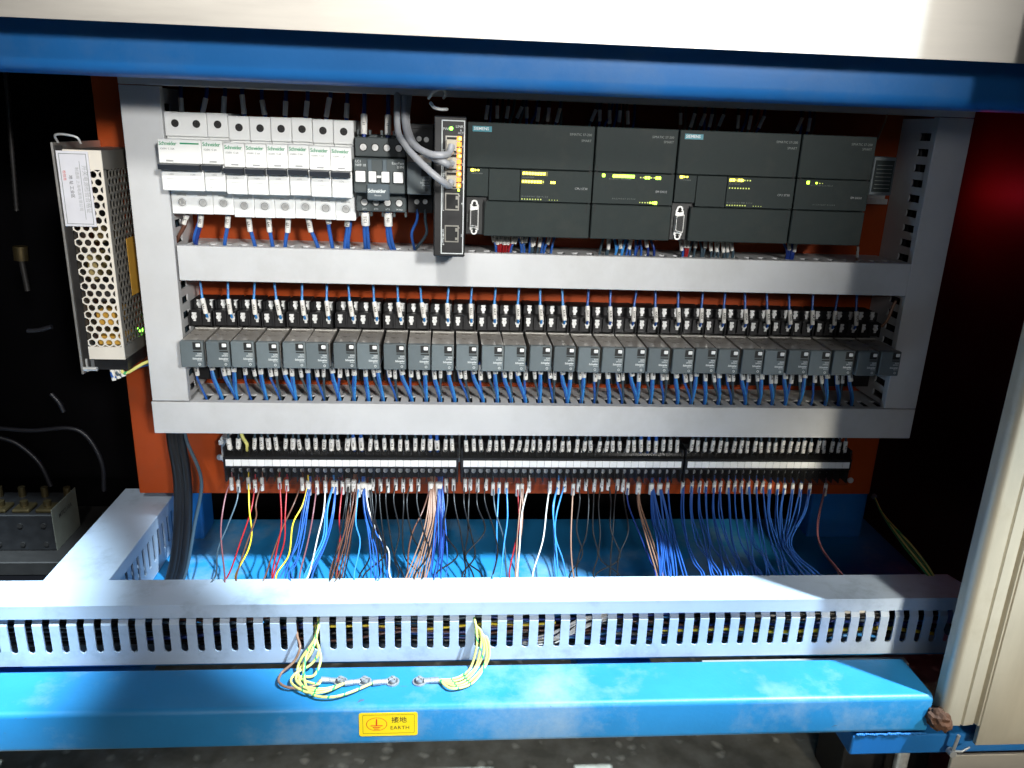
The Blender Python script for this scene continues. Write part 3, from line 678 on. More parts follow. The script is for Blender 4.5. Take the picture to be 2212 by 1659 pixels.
# ---- controllers ---------------------------------------------------------------------------------
YF = -85.0
def led(parent, x, z, material, w_=1.05, h=1.05): MB().box(x - w_ / 2, x + w_ / 2, YF - .35, YF - .05, z - h / 2, z + h / 2).build('lamp', material, parent)
def plc_cpu(x0, x1, label, label_lit):
    t = thing('controller', label, 'controller', ((x0 + x1) / 2, 0, 110)); W = x1 - x0
    MB().box(x0, x1, -80, -8.2, 110.5, 207, .6).build('case', 'plc_dark', t)
    up = MB().box(x0 + .2, x1 - .4, YF, -80.2, 169.2, 207, .7).build('upper_cover', 'plc_grey', t)
    xm, xn = x0 + 19.5, x0 + 47.5
    MB().box(x0 + .2, xm - .25, YF, -80.2, 144.6, 168.5, .3).build('middle_panel', 'plc_grey', t)
    MB().box(xm + .25, xn - .25, YF, -80.2, 141.5, 168.5, .3).build('card_slot_cover', 'plc_grey', t)
    mp = MB().box(xn + .25, x1 - .4, YF, -80.2, 141.5, 168.5, .3).build('lamp_panel', 'plc_grey', t)
    xd = x0 + 16.2
    lo = MB().box(xd, x1 - .4, YF, -80.2, 110, 140.6, .7).build('lower_cover', 'plc_grey', t)
    for x, z0, z1 in ((x1 - 3.2, 166, 174), (xd + 1.4, 135, 142.5), (x1 - 4.0, 132.5, 140.4)):
        MB().box(x - .45, x + .45, YF - .12, YF + .4, z0, z1).build('cover_slot', 'hollow', t)
    # serial connector
    dx, dz = x0 + 7.6, 125.8
    d = MB().box(dx - 4.1, dx + 4.1, -81.4, -80.1, dz - 11.6, dz + 11.6, .5)
    for s_ in (-1, 1): d.cyl((dx, -81.4, dz + s_ * 12.4), (dx, -80.1, dz + s_ * 12.4), 3.0, 14)
    d = d.build('serial_connector', 'zinc', t)
    for s_ in (-1, 1): MB().cyl((dx, -81.9, dz + s_ * 12.4), (dx, -81.3, dz + s_ * 12.4), 1.5, 12).build('jack_screw_hole', 'hollow', d)
    MB().prism([(dx - 3.5, dz - 6.8), (dx + 3.5, dz - 8.0), (dx + 3.5, dz + 8.0), (dx - 3.5, dz + 6.8)], 'Y', -85.5, -81.45).build('shell', 'zinc', d)
    MB().prism([(dx - 3.0, dz - 6.3), (dx + 3.0, dz - 7.4), (dx + 3.0, dz + 7.4), (dx - 3.0, dz + 6.3)], 'Y', -85.75, -85.52).build('insert', 'plc_dark', d)
    pins = MB()
    for k in range(5): pins.cyl((dx + 1.0, -85.95, dz + 4.8 - 2.4 * k), (dx + 1.0, -85.76, dz + 4.8 - 2.4 * k), .55, 6)
    for k in range(4): pins.cyl((dx - 1.0, -85.95, dz + 3.6 - 2.4 * k), (dx - 1.0, -85.76, dz + 3.6 - 2.4 * k), .55, 6)
    pins.build('pin_holes', 'hollow', d)
    letter('X20 COM', 1.7, (x0 + 1.8, -80.2, 125), t, 'CENTER', 'dim_print', turn=-90)
    # brand plate and print
    b = MB().box(x0 + 4.6, x0 + 21.2, YF - .25, YF - .03, 199.2, 203.8).build('brand_plate', 'teal_print', up)
    letter('SIEMENS', 3.5, (x0 + 5.6, YF - .32, 201.6), up, 'LEFT', 'light_print', bold=.05)
    letter('SIMATIC S7-200', 2.9, (x1 - 3, YF - .1, 199.6), up, 'RIGHT', 'dim_print'); letter('SMART', 2.9, (x1 - 3, YF - .1, 194.6), up, 'RIGHT', 'dim_print')
    letter('CPU ST30', 2.7, (x1 - 4, YF - .1, 153.6), mp, 'RIGHT', 'grey_print')
    for k in range(3): led(t, x0 + 5.0 + 2.6 * k, 167.0, 'led_yellow', 2.2 if k == 0 else 1.2, 2.0 if k == 0 else 1.2)
    letter('RUN STOP ERROR', 1.2, (x0 + 4.2, YF - .1, 164.2), t, 'LEFT', 'dim_print')
    on1, on2 = label_lit
    MB().box(xn + 1.2, xn + 3.0 + 2.55 * sum(on1) + .6, YF - .15, YF - .03, 163.8, 167.4).build('lamp_halo', 'halo_yellow', mp)  # faintly glowing plate added for the halo behind lit lamps
    if on2[0]: MB().box(xn + .9, xn + 2.6 + 2.55 * sum(on2) + .4, YF - .15, YF - .03, 156.8, 160.4).build('lamp_halo', 'halo_yellow', mp)
    MB().box(x0 + 3.0, x0 + 7.4, YF - .15, YF - .03, 165.2, 168.4).build('lamp_halo', 'halo_yellow', t)
    for k in range(8):
        led(mp, xn + 3.0 + 2.55 * k, 165.6, 'led_yellow' if on1[k] else 'led_dim', 2.0 if on1[k] else 1.1, 2.0 if on1[k] else 1.1)
        led(mp, xn + 2.6 + 2.55 * k, 158.6, 'led_yellow' if on2[k] else 'led_dim', 1.9 if on2[k] else 1.1, 1.9 if on2[k] else 1.1)
        led(mp, xn + 2.0 + 2.4 * k, 143.4, 'led_dim', .95, .95)
    if on2[0]:
        for k in range(2): led(mp, xn + 27.8 + 2.2 * k, 158.4, 'led_yellow', 1.8, 1.8)
    for k in range(4): led(mp, xn + 26.5 + 2.4 * k, 143.2, 'led_dim', .6, .6)
    letter('0 1 2 3 4 5 6 7', 1.7, (xn + 1.8, YF - .1, 162.1), mp, 'LEFT', 'dim_print'); letter('.0 .1 .2 .3 .4 .5 .6 .7   DQb  .0 .1 .2 .3', 1.6, (xn + 1.4, YF - .1, 145.8), mp, 'LEFT', 'dim_print')
    return t
def plc_io(x0, x1, label, rows):
    t = thing('expansion_module', label, 'module', ((x0 + x1) / 2, 0, 110))
    MB().box(x0, x1, -80, -8.2, 110.5, 207, .6).build('case', 'plc_dark', t)
    up = MB().box(x0 + .4, x1 - .4, YF, -80.2, 169.2, 207, .7).build('upper_cover', 'plc_grey', t)
    mp = MB().box(x0 + .4, x1 - .4, YF, -80.2, 141.5, 168.5, .3).build('lamp_panel', 'plc_grey', t)
    MB().box(x0 + .4, x1 - .4, YF, -80.2, 110, 140.6, .7).build('lower_cover', 'plc_grey', t)
    for x, z0, z1 in ((x0 + 3.0, 166, 174), (x1 - 3.2, 166, 174), (x0 + 3.0, 133.5, 141)):
        MB().box(x - .45, x + .45, YF - .12, YF + .4, z0, z1).build('cover_slot', 'hollow', t)
    letter('SIMATIC S7-200\nSMART', 2.9, (x1 - 4, YF - .1, 198.0), up, 'RIGHT', 'dim_print', line=1.35)
    letter('EM DR32', 2.7, (x1 - 6, YF - .1, 153.2), mp, 'RIGHT', 'grey_print')
    for dx, z, mt, sz in rows:
        if sz > 1.9: MB().box(x0 + dx - 1.25, x0 + dx + 1.25, YF - .15, YF - .03, z - 1.9, z + 1.9).build('lamp_halo', 'halo_lime', mp)  # plate added for the halo of a lit lamp
    for dx, z, mt, sz in rows: led(mp, x0 + dx, z, mt, sz, sz)
    letter('0 1 2 3 4 5 6 7   0 1 2 3 4 5 6 7', 1.6, (x0 + 14, YF - .1, 163.2), mp, 'LEFT', 'dim_print'); letter('.0 .1 .2 .3 .4 .5 .6 .7   .0 .1 .2 .3 .4', 1.6, (x0 + 18, YF - .1, 146.2), mp, 'LEFT', 'dim_print')
    return t
plc_cpu(-47.6, 64.2, 'dark grey controller with two full rows of yellow lamps beside the network switch', ((1,) * 8, (1, 1, 1, 1, 1, 1, 1, 0)))
rows = [(9.0, 166.0, 'led_lime', 2.4)] + [(18.6 + 2.45 * k, 165.8, 'led_lime', 2.3) for k in range(8)]
rows += [(42.5 + 2.45 * k, 165.2, 'led_lime' if k in (2, 3, 6, 7) else 'led_dim', 2.0 if k in (2, 3, 6, 7) else 1.1) for k in range(8)]
rows += [(43.5 + 2.4 * k, 143.4, 'led_lime' if k > 3 else 'led_dim', (0.8, .9, 1.0, 1.1, 1.3, 1.6, 2.4)[k]) for k in range(7)]
plc_io(64.8, 138.4, 'grey expansion module with a row of green lamps between two controllers', rows)
plc_cpu(139.2, 249.8, 'dim grey controller with a few yellow lamps joined to the last module', ((1, 1, 0, 1, 1, 0, 0, 0), (0,) * 8))
plc_io(250.4, 320.0, 'dim grey expansion module with two lit lamps at the row end', [(11.0, 165.6, 'led_lime', 2.4), (19.0, 165.4, 'led_lime', 1.4), (22, 165.2, 'led_dim', .8), (24.5, 165.2, 'led_dim', .6)])
t = thing('end_module', 'small grey module with ribbed label past the last expansion module', 'module', (334, 0, 156))
MB().box(322.5, 344, -80, -8.2, 156, 190, .6).build('case', 'relay_grey', t)
MB().box(324.5, 342, -80.6, -80.05, 159, 187).build('label_plate', 'plc_grey', t)
for k in range(7): MB().box(326, 340.5, -80.9, -80.65, 162 + 3.4 * k, 162.5 + 3.4 * k).build('label_rule', 'dim_print', t)

# ================================================================== relay row
RP = 22.90; RX0 = -306.4
def make_relay():
    t = thing('plug_in_relay', 'grey plug-in relay', 'relay', (0, 0, 0), 'relays in the long row')
    hw = 10.7; so = -2.6
    s_ = MB().box(so - hw, so + hw, -30, -8.2, -42, 35.5, .6).box(so - hw, so + hw, -42, -30.1, 12.0, 27.0, .5)
    s_.box(so - hw, so + hw, -42, -30.1, -42, -20, .4)
    for x in (so - hw + .05, so + hw - 1.1): s_.box(x, x + 1.05, -46.5, -42.1, 12.2, 26.8, .2).box(x, x + 1.05, -36, -30.1, 27.2, 35.3, .2)
    s_.box(so - .9, so + .9, -45, -42.1, 14, 26.8, .2)
    s_ = s_.build('socket', 'socket_black', t)
    random.seed(3)
    for x, z, y in ((-9.0, 20.8, -42), (4.2, 20.4, -42), (-7.0, 31.0, -30), (5.4, 31.2, -30)):
        MB().box(x - 2.2, x + 2.2, y - 1.6, y - .1, z + 2.2, z + 4.2, .2).box(x - 1.2, x + 1.3, y - 1.2, y - .1, z - 4.3, z - 2.3, .2).build('clamp', 'screw_bright', t)
        screw_mb((x, y - 2.4, z), 2.4, 2.2).build('screw', 'screw_bright', t)
    for x in (-8.8, -2.4, 4.0): screw_mb((x, -43.6, -27), 2.2, 1.6).build('screw', 'zinc', t)
    cs = MB().prism([(-80.6, -15.6), (-80.6, 7.6), (-36.5, 8.2), (-30.2, 8.2), (-30.2, -15.6)][::-1], 'X', -hw + .2, hw - .5).build('casing', 'relay_clear', t)
    MB().box(-hw + .15, hw - .45, -38.2, -35.6, 8.25, 8.9, .1).build('casing_rim', 'relay_rim', cs)
    MB().box(-5, 4.5, -47, -43, 8.2, 8.45).build('moulded_mark', 'relay_clear_dark', cs)
    c = MB().box(-hw + .2, hw - .6, -87, -80.7, -16.4, 8.2, .6).build('front_cap', 'relay_grey', t)
    MB().box(1.2, 8.4, -87.25, -87.05, .6, 7.6).build('window_recess', 'plc_dark', c)
    MB().box(4.0, 8.0, -88.4, -87.3, 3.2, 6.6, .5).build('test_button', 'white_plastic', c)
    MB().box(1.4, 9.0, -87.5, -87.05, -1.4, -.5).build('rule', 'plc_dark', c)
    letter('RXM\n24VDC', 1.9, (8.8, -87.1, -4.3), c, 'RIGHT', 'light_print', bold=.04, line=.95)
    letter('Schneider', 2.4, (8.8, -87.1, -8.0), c, 'RIGHT', 'light_print', bold=.08, space=.9); letter('Electric', 1.5, (8.8, -87.1, -9.9), c, 'RIGHT', 'light_print', bold=.02)
    MB().ring((6.2, -13.2), .75, 1.15, -87.3, -87.05, 12).build('mark', 'light_print', c)
    return t
rel = make_relay(); RC = []
random.seed(21)
for k in range(30):
    o = rel if k == 0 else copy_tree(rel)
    x = RX0 + 10.7 + RP * k; RC.append(x)
    o['label'] = 'grey plug-in relay, ' + nth(k + 1) + ' in the row from the power supply duct'
    o.location = Vector((x, 0, random.uniform(-.35, .35))) * S
    o.rotation_euler = (0, random.uniform(-.008, .008), random.uniform(-.016, .016))

# ================================================================== terminal strip
def terminal_block(x0, x1, n, label):
    t = thing('terminal_block', label, 'terminal block', ((x0 + x1) / 2, 0, -150)); p = (x1 - x0) / n
    b = MB().box(x0 - 2.4, x1 + 2.4, -34, -8.2, -151, -111, .6).box(x0 - 2.4, x1 + 2.4, -50, -34.1, -134, -121.4, .4)
    b.box(x0 - 2.4, x0 - .4, -48, -34.1, -150, -112, .5).box(x1 + .4, x1 + 2.4, -48, -34.1, -150, -112, .5)
    b.build('base', 'socket_black', t)
    me = MB().box(-p / 2 + .12, p / 2 - .12, -50.9, -50.05, -131.2, -124.2, .25).mesh(); me.materials.append(MATS['white_plastic'])
    mp = MB().box(-.45, .45, -46, -34.1, -120.9, -112.5).box(-.45, .45, -48, -34.1, -150, -134.5).mesh(); mp.materials.append(MATS['socket_black'])
    ms = screw_mb((0, -38, -118.0), 2.4, 2, .3).mesh(); ms.materials.append(MATS['zinc'])
    mt = screw_mb((0, -38, -141.5), 2.5, 2, .8).mesh(); mt.materials.append(MATS['zinc'])
    for k in range(n):
        for nm, mm, dx in (('marker_tile', me, .5), ('partition', mp, 1.0), ('screw', ms, .5), ('screw', mt, .5)):
            if nm == 'partition' and k == n - 1: continue
            o = bpy.data.objects.new(nm, mm); col.objects.link(o); o.parent = t
            o.location = (Vector((x0 + p * (k + dx), 0, 0)) - ORG[t.name]) * S
    MB().prism([(-52, -121.6), (-51.6, -117.5), (-50.2, -114.6), (-49.4, -115.0), (-50.6, -117.7), (-51.0, -121.6)], 'X', x0 - 2, x1 + 2).build('clear_cover', 'clear_cover', t)
    MB().prism([(-52, -133.8), (-50.4, -151), (-49.6, -150.8), (-51.0, -133.8)], 'X', x0 - 2, x1 + 2).build('clear_cover', 'clear_cover', t)
    return [x0 + p * (k + .5) for k in range(n)]
TA = terminal_block(-284.2, -52.4, 30, 'black terminal block with white tiles nearest the bare rail end')
TB = terminal_block(-45.4, 184.0, 30, 'long black terminal block with white tiles in the middle of the strip')
TC = terminal_block(190.6, 367.6, 23, 'shorter black terminal block with white tiles at the shadowed strip end')

t = thing('end_stop', 'bright metal end stop on the bare rail end of the terminal strip', 'bracket', (-291, -8, -126))
MB().box(-296, -287, -22, -8.2, -139, -112, .5).build('plate', 'screw_bright', t)
for z in (-117, -134): MB().box(-297.5, -287.4, -24, -22.1, z - 2.6, z + 2.6, .4).build('flange', 'screw_bright', t); screw_mb((-291, -25.6, z - (4.6 if z > -120 else -4.6)), 2.0, 3).build('screw', 'zinc', t)
# ================================================================== power supply
t = thing('power_supply', 'perforated metal power supply with paper label beside the upright duct', 'power supply', (-372, 0, -22))
YP = -92.0
MB().box(-391.4, -389.6, YP - 3, -1, -22, 178.4, .3).build('base_plate', 'alu', t)
MB().box(-389.5, -383.6, YP - .6, YP + .8, -18, 176, .2).build('base_flange', 'dark_metal', t)
def perf(nu, nv, pu, hole, u0, v0):
    """perforated sheet: hexagonal cells, each a ring between hole and cell edge; returns (verts2d, faces)"""
    vs = []; fs = []; K = 12; ph = pu / math.sqrt(3)
    for j in range(nv):
        for i in range(nu):
            cu = u0 + pu * (i + .5 * (j % 2)); cv = v0 + pu * math.sqrt(3) / 2 * j; o = len(vs)
            for k in range(K):
                a = math.pi / 6 + 2 * math.pi * k / K
                R = ph if k % 2 == 0 else ph * math.cos(math.pi / 6)
                vs.append((cu + R * math.cos(a), cv + R * math.sin(a)))
            for k in range(K):
                a = math.pi / 6 + 2 * math.pi * k / K; vs.append((cu + hole * math.cos(a), cv + hole * math.sin(a)))
            fs += [(o + k, o + (k + 1) % K, o + K + (k + 1) % K, o + K + k) for k in range(K)]
    return vs, fs
PU = 7.35; hole = 2.85; rowh = PU * math.sqrt(3) / 2
xl, xr, zb, zt = -383.6, -353.2, -8.0, 172.6
nv = int((zt - zb - 24) / rowh); v0 = zb + 15.0
vs, fs = perf(4, nv, PU, hole, xl + PU * .55, v0)
vs = [(min(max(x, xl), xr - .6), z) for x, z in vs]
m = MB().add([(x, YP, z) for x, z in vs], fs)
m.box(xl - .2, xr, YP - .05, YP + .9, zb, v0 - PU * .58).box(xl - .2, xr, YP - .05, YP + .9, v0 + rowh * (nv - 1) + PU * .58, zt)
m.box(xr - 1.0, xr, YP - .06, YP + .9, v0 - PU * .57, v0 + rowh * (nv - 1) + PU * .57)
cov = m.build('front_cover', 'psu_cover', t)
sd = cov.modifiers.new('sheet', 'SOLIDIFY'); sd.thickness = .0008; sd.offset = 1
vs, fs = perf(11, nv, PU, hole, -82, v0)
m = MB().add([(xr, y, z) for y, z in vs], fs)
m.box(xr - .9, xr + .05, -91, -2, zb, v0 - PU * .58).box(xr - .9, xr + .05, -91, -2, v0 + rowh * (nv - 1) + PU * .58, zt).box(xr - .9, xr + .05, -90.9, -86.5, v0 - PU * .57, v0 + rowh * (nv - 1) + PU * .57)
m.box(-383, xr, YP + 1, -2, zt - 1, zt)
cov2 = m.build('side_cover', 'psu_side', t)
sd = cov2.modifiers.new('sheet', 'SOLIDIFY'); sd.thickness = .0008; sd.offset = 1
MB().box(-380, -358, -50, -46, zb + 4, zt - 4).build('inner_wall', 'hollow', t)
for (x0, x1, z0, z1, mt) in ((-378, -362, 20, 34, 'amber_label'), (-376, -360, 42, 58, 'dark_metal'), (-379, -358, 2, 10, 'amber_label'), (-380, -372, 62, 84, 'pcb'), (-372, -362, 95, 110, 'brass'), (-378, -366, 118, 128, 'dark_metal')):
    MB().box(x0, x1, -82, -52, z0, z1, 1).build('inner_component', mt, t)
MB().cyl((xr - 6, -40, 6), (xr - 2, -40, 6), 2, 10).build('power_lamp', 'led_green', t)
lb = MB().box(-388.6, -362.8, YP - 1.9, YP - 1.2, 110, 172, .2).build('paper_label', 'label_paper', t)
fr = MB(); a0, a1, b0, b1 = -386.6, -364.6, 112, 170
fr.box(a0, a1, YP - 2.1, YP - 1.95, b1 - .4, b1).box(a0, a1, YP - 2.1, YP - 1.95, b0, b0 + .4).box(a0, a0 + .4, YP - 2.1, YP - 1.95, b0, b1).box(a1 - .4, a1, YP - 2.1, YP - 1.95, b0, b1)
fr.box(-370.8, -370.5, YP - 2.1, YP - 1.95, 116, 164).build('print_frame', 'dim_print', lb)
for s_, x, sz, z, mt in (('开关电源检验合格证', -367.4, 4.4, 141, 'grey_print'), ('制造商 上海电源有限公司', -373.6, 3.2, 141, 'grey_print'), ('地 址 工业区', -379.2, 3.4, 143, 'black_print'), ('检验员', -384, 2.8, 152, 'red_print')):
    letter(s_, sz, (x, YP - 2.0, z), lb, 'CENTER', mt, turn=90)
al = MB().box(xr + 1.0, xr + 1.3, -62, -34, 44, 96).build('amber_label', 'amber_label', t)
MB().tube(smooth([(-388, -88, 178), (-388, -92, 184), (-380, -93, 185), (-371, -92, 183), (-369, -90, 178)], 5), 1.0, 6).build('top_clip', 'zinc', t)
MB().box(-387, -385.6, -94, -80, -20, -8).build('terminal_cover_edge', 'zinc', t)
for z in (-17.5,): MB().cyl((-391, -93, z), (-378, -93, z), 1.9, 8).build('terminal_screw', 'zinc', t)
MB().box(-386, -356, -80, -20, -22, -9).build('terminal_deck', 'black_plastic', t)

# ================================================================== wires
random.seed(31)
U = random.uniform
# ---- breaker row, below: marker sleeves drop into the middle duct
low = [(-300.5, 'brown', 'L'), (-288, 'navy', 'N2'), (-264, 'blue', 'L21'), (-246, 'blue', 'L31'), (-228, 'blue', 'L41'), (-210, 'blue', 'L51'), (-192, 'blue', 'L61'), (-174, 'blue', 'L71'), (-156, 'blue', 'L24')]
for k, (x, c, s_) in enumerate(low):
    dx = (-14, -8, -6, 4, 2, -5, 8, 3, -4)[k]
    wr = wire([(x, -48, 124), (x, -50, 118), (x + dx * .2, -50, 108), (x + dx * .7, -49, 97), (x + dx, -46, 88), (x + dx, -36, 80)], 1.9, c,
              (COLOUR_WORD[c] + ' wire leaving the double-pole breaker downwards') if k < 2 else 'blue wire with white sleeve under the single-pole breakers', None if k < 2 else 'breaker outgoing wires')
    e = (9, 11, 11, 14, 14, 14, 13, 5, 7)[k]
    sleeve(wr, (x, -50, 117.6), (x + dx * .25, -50, 117.6 - e), 2.6, s_, 3.3)
for x, dx in ((-290.4, -6), (-154.2, -2.5)):
    wire([(x, -48, 122), (x, -49, 112), (x + dx, -48, 96), (x + dx, -40, 84)], 1.9, 'blue', 'bare blue wire without sleeve below the breakers', 'unmarked breaker wires')
# ---- breaker row, above
for k in range(9):
    x = X0 + 9 + 18 * k; dx = (0, 4, 2, -1, -2, 1, 2, 4, 1)[k]
    wr = wire([(x, -40, 203), (x, -42, 210), (x + dx, -40, 222), (x + dx, -36, 240)], 1.9, 'navy', 'dark blue wire with grey sleeve rising from a breaker top', 'breaker incoming wires')
    sleeve(wr, (x + dx * .9, -41.5, 222 + U(-4, 3)), (x, -42, 206.4), 2.4)
# ---- contactor and small relay
for x, dx, s_ in ((-138.6, -1, 'TC1'), (-118, -2, 'N1')):
    for j in (-1, 1):
        wr = wire([(x + j * .8, -62, 129), (x + j, -63, 118), (x + dx + j * 1.5 + (3 if x > -130 else 1), -56, 100), (x + dx + j * 1.4 + (6 if x > -130 else 1), -46, 87), (x + dx + j + 6, -36, 80)], 1.8, 'blue',
                  'blue wire sharing a fat white sleeve below the contactor', 'contactor outgoing wires')
        if j == 1: sleeve(wr, (x, -63.3, 125.5), (x + .3, -63, 113.5), 3.9, s_, 3.6)
for x, s_ in ((-138.4, '11'), (-117.4, '13')):
    wr = wire([(x, -62, 190), (x, -60, 202), (x, -54, 216), (x, -46, 236)], 2.0, 'navy', 'dark blue wire with tall pale sleeve above the contactor', 'contactor incoming wires')
    sleeve(wr, (x, -57, 210), (x, -62, 193), 3.0, s_, 3)
for x, c, d in ((-92, 'blue', 3), (-84.6, 'slate', -6)):
    wire([(x, -58, 133), (x + .2, -60, 120), (x - 5 if d > 0 else x + 1, -56, 106), (x + d - 5, -46, 88), (x + d - 5, -36, 80)], 1.4, c, 'thin ' + COLOUR_WORD[c] + ' wire below the interface relay', None)
# ---- controller wires, below (behind the lower covers)
grp = [(-22, 7, 'red'), (2, 4, 'blue'), (12, 4, 'white'), (30, 3, 'blue'), (86, 3, 'slate'), (96, 4, 'sky'), (108, 4, 'blue'), (122, 3, 'navy'), (160, 3, 'red'), (172, 3, 'slate'), (186, 3, 'white'), (198, 4, 'white'), (206, 2, 'slate'), (264, 3, 'navy'), (271, 2, 'navy')]
for g, (x, n, c) in enumerate(grp):
    for j in range(n):
        xx = x + j * 4.2 + U(-.6, .6); cc = c if c != 'red' else ('red' if 1 <= j <= 5 else 'blue')
        bent = U(-5, 5) if c != 'red' else (x + 10 - xx) * .35
        wr = wire([(xx, -40, 118), (xx + U(-1, 1), -44, 107), (xx + bent, -46, 97), (xx + bent * 1.3, -42, 86), (xx + bent * 1.3, -34, 80)], 1.25, cc if cc != 'white' else 'slate',
                  COLOUR_WORD[cc if cc != 'white' else 'slate'] + ' controller wire dropping into the duct below', 'controller lower wires ' + (cc if cc != 'white' else 'slate'))
        if c in ('red', 'white') or j == 1: sleeve(wr, (xx, -45.5, 109), (xx + bent * .6, -47, 109 - U(9, 14)), 1.9, random.choice(('00', '02', '11', '10')), 2.4)
# ---- controller wires, above
for g, (x0, n, dens) in enumerate(((-30, 16, 4.6), (66, 10, 4.4), (150, 9, 4.6), (205, 5, 4.8), (262, 4, 5.0))):
    for j in range(n):
        x = x0 + j * dens + U(-1, 1); lean = U(-3, 9)
        c = random.choice(('navy', 'navy', 'slate', 'black', 'brown'))
        wr = wire([(x, -38, 200), (x, -42, 209), (x + lean * .5, -42, 218), (x + lean, -36, 240)], 1.2, c, COLOUR_WORD[c] + ' wire rising from the controller tops into shadow', 'controller upper wires ' + c)
        if j % 2 == 0: sleeve(wr, (x + lean * .6, -42.5, 222), (x + lean * .1, -43, 209 + U(0, 3)), 1.8)
wire([PY(1918, 240, -60), PY(1912, 262, -55), PY(1902, 285, -50), PY(1896, 300, -40)], .9, 'tan', 'thin pale loose wire past the end module under the beam', None)
wr = wire([PY(1853, 505, -40), PY(1852, 530, -44), PY(1851, 556, -42), PY(1850, 570, -30)], .9, 'tan', 'pale stub wire below the last expansion module', None); sleeve(wr, PY(1853, 533, -44), PY(1852, 556, -44), 1.4)
# ---- relay row
for k, x in enumerate(RC[:29]):
    off = U(-3.5, 3.5) * (.5 if k % 3 else 1)
    xs = x + 4.2; xt = xs - 1.6 + off * .4
    c = 'sky' if k < 16 else 'blue'
    wr = wire([(xs, -45, 21), (xs - .3, -47.5, 26), (xt, -46, 38), (xt + off * .5, -43, 50), (xt + off, -40, 62), (xt + off, -36, 74)], 1.25, c, COLOUR_WORD[c] + ' sleeved wire above the ' + nth(k + 1) + ' relay from the power supply duct', 'relay coil wires')
    sleeve(wr, (xt, -46.6, 39.5), (xs - .2, -48, 25.0), 2.3, 'KA%d' % (k + 1), 2.8)
wire([PY(1935, 650, -55), PY(1925, 672, -56), PY(1918, 690, -56), PY(1905, 705, -50)], 1.5, 'tan', 'pale wire from the last relay into the upright duct slots', None)
for k, x in enumerate(RC):
    if k == 29: continue
    for j, (dx, c, s_, r) in enumerate(((-9.0, 'blue', 'COM', 2.3), (-2.4, 'slate', 'Q%d.%d' % (k // 8, k % 8), 1.9), (4.4, 'blue', '24V', 2.7))):
        if j == 1 and k == 0: continue
        xx = x + dx + U(-1.2, 1.2); slot = -344.6 + 2 + 44.6 + 14.3 * round((xx + 5 + 344.6 - 46.6) / 14.3)
        z1 = -22; ln = U(12, 15) if j != 2 else U(8, 12); xb = xx + (slot - xx) * .25
        for q in range(2 if j == 2 or (j == 0 and k % 3 == 1) else 1):
            o = (q - .5) * 1.9 if j != 1 else 0
            cc = c if q == 0 else 'sky'
            wr = wire([(xx, -44, -20), (xx + o * .3, -48, -27), (xb + o, -50, -38), (slot + (xx - slot) * .3 + o, -50, -49), (slot + o * .7, -47, -60), (slot, -42, -70)], 1.3, cc,
                      COLOUR_WORD[cc] + ' wire under the ' + nth(k + 1) + ' relay from the power supply duct', 'wires under each relay')
            if q == 0: sleeve(wr, (xx, -48.6, z1), (xb, -50.6, z1 - ln), r, s_, 2.7)
# ---- terminal strip, upper side
names = ['L', 'N', 'PE', 'KA1', 'KA15', 'IN10', 'KA16', 'KA1', 'IN10', 'KA28', 'IN16', 'KA2', 'KA29', 'IN10', 'KA20', 'TL20', '24V', 'COM', 'I0.0', 'I0.1', 'I0.2', 'I0.3', 'I0.4', 'I0.5', 'I0.6', 'I0.7', '24V', 'COM', 'I1.0', 'I1.1']
for b, (xs, nm) in enumerate(((TA, names), (TB, None), (TC, None))):
    for k, x in enumerate(xs):
        s_ = nm[k] if nm else 'I%d.%d' % (2 + b + k // 8, k % 8)
        big = bool(nm) and k in (0, 1, 5, 8, 10, 13, 15, 16, 17, 26, 27)
        c = 'slate'
        if b == 0 and k in (16, 17, 26, 27): c = 'blue'
        if b == 1 and k in (24, 25, 26): c = 'blue'
        lean = U(-1.6, 1.6)
        if b == 0 and k == 2:
            wr = wire([(x, -39, -119), (x + 1, -43, -110), (x - 3, -44, -100), (x - 5, -40, -84)], 1.9, 'earth', 'green and yellow wire entering the terminal strip from the duct', None)
        else:
            no = k + 1 + (0, 30, 60)[b]
            wr = wire([(x, -38, -119), (x + lean * .2, -42, -113), (x + lean, -42, -102), (x + lean, -38, -84)], 1.2 if c == 'slate' else 1.9, c, COLOUR_WORD[c] + ' sleeved wire in the ' + nth(no) + ' upper way from the bare rail end', 'wires into the strip from above')
            zt = -103.6 + U(-1.6, 1.2); sleeve(wr, (x + lean, -42.6, zt), (x + lean * .3, -42.8, -116.4 + U(-.6, 1.4)), 2.7 if big else 2.2, s_, 2.9)
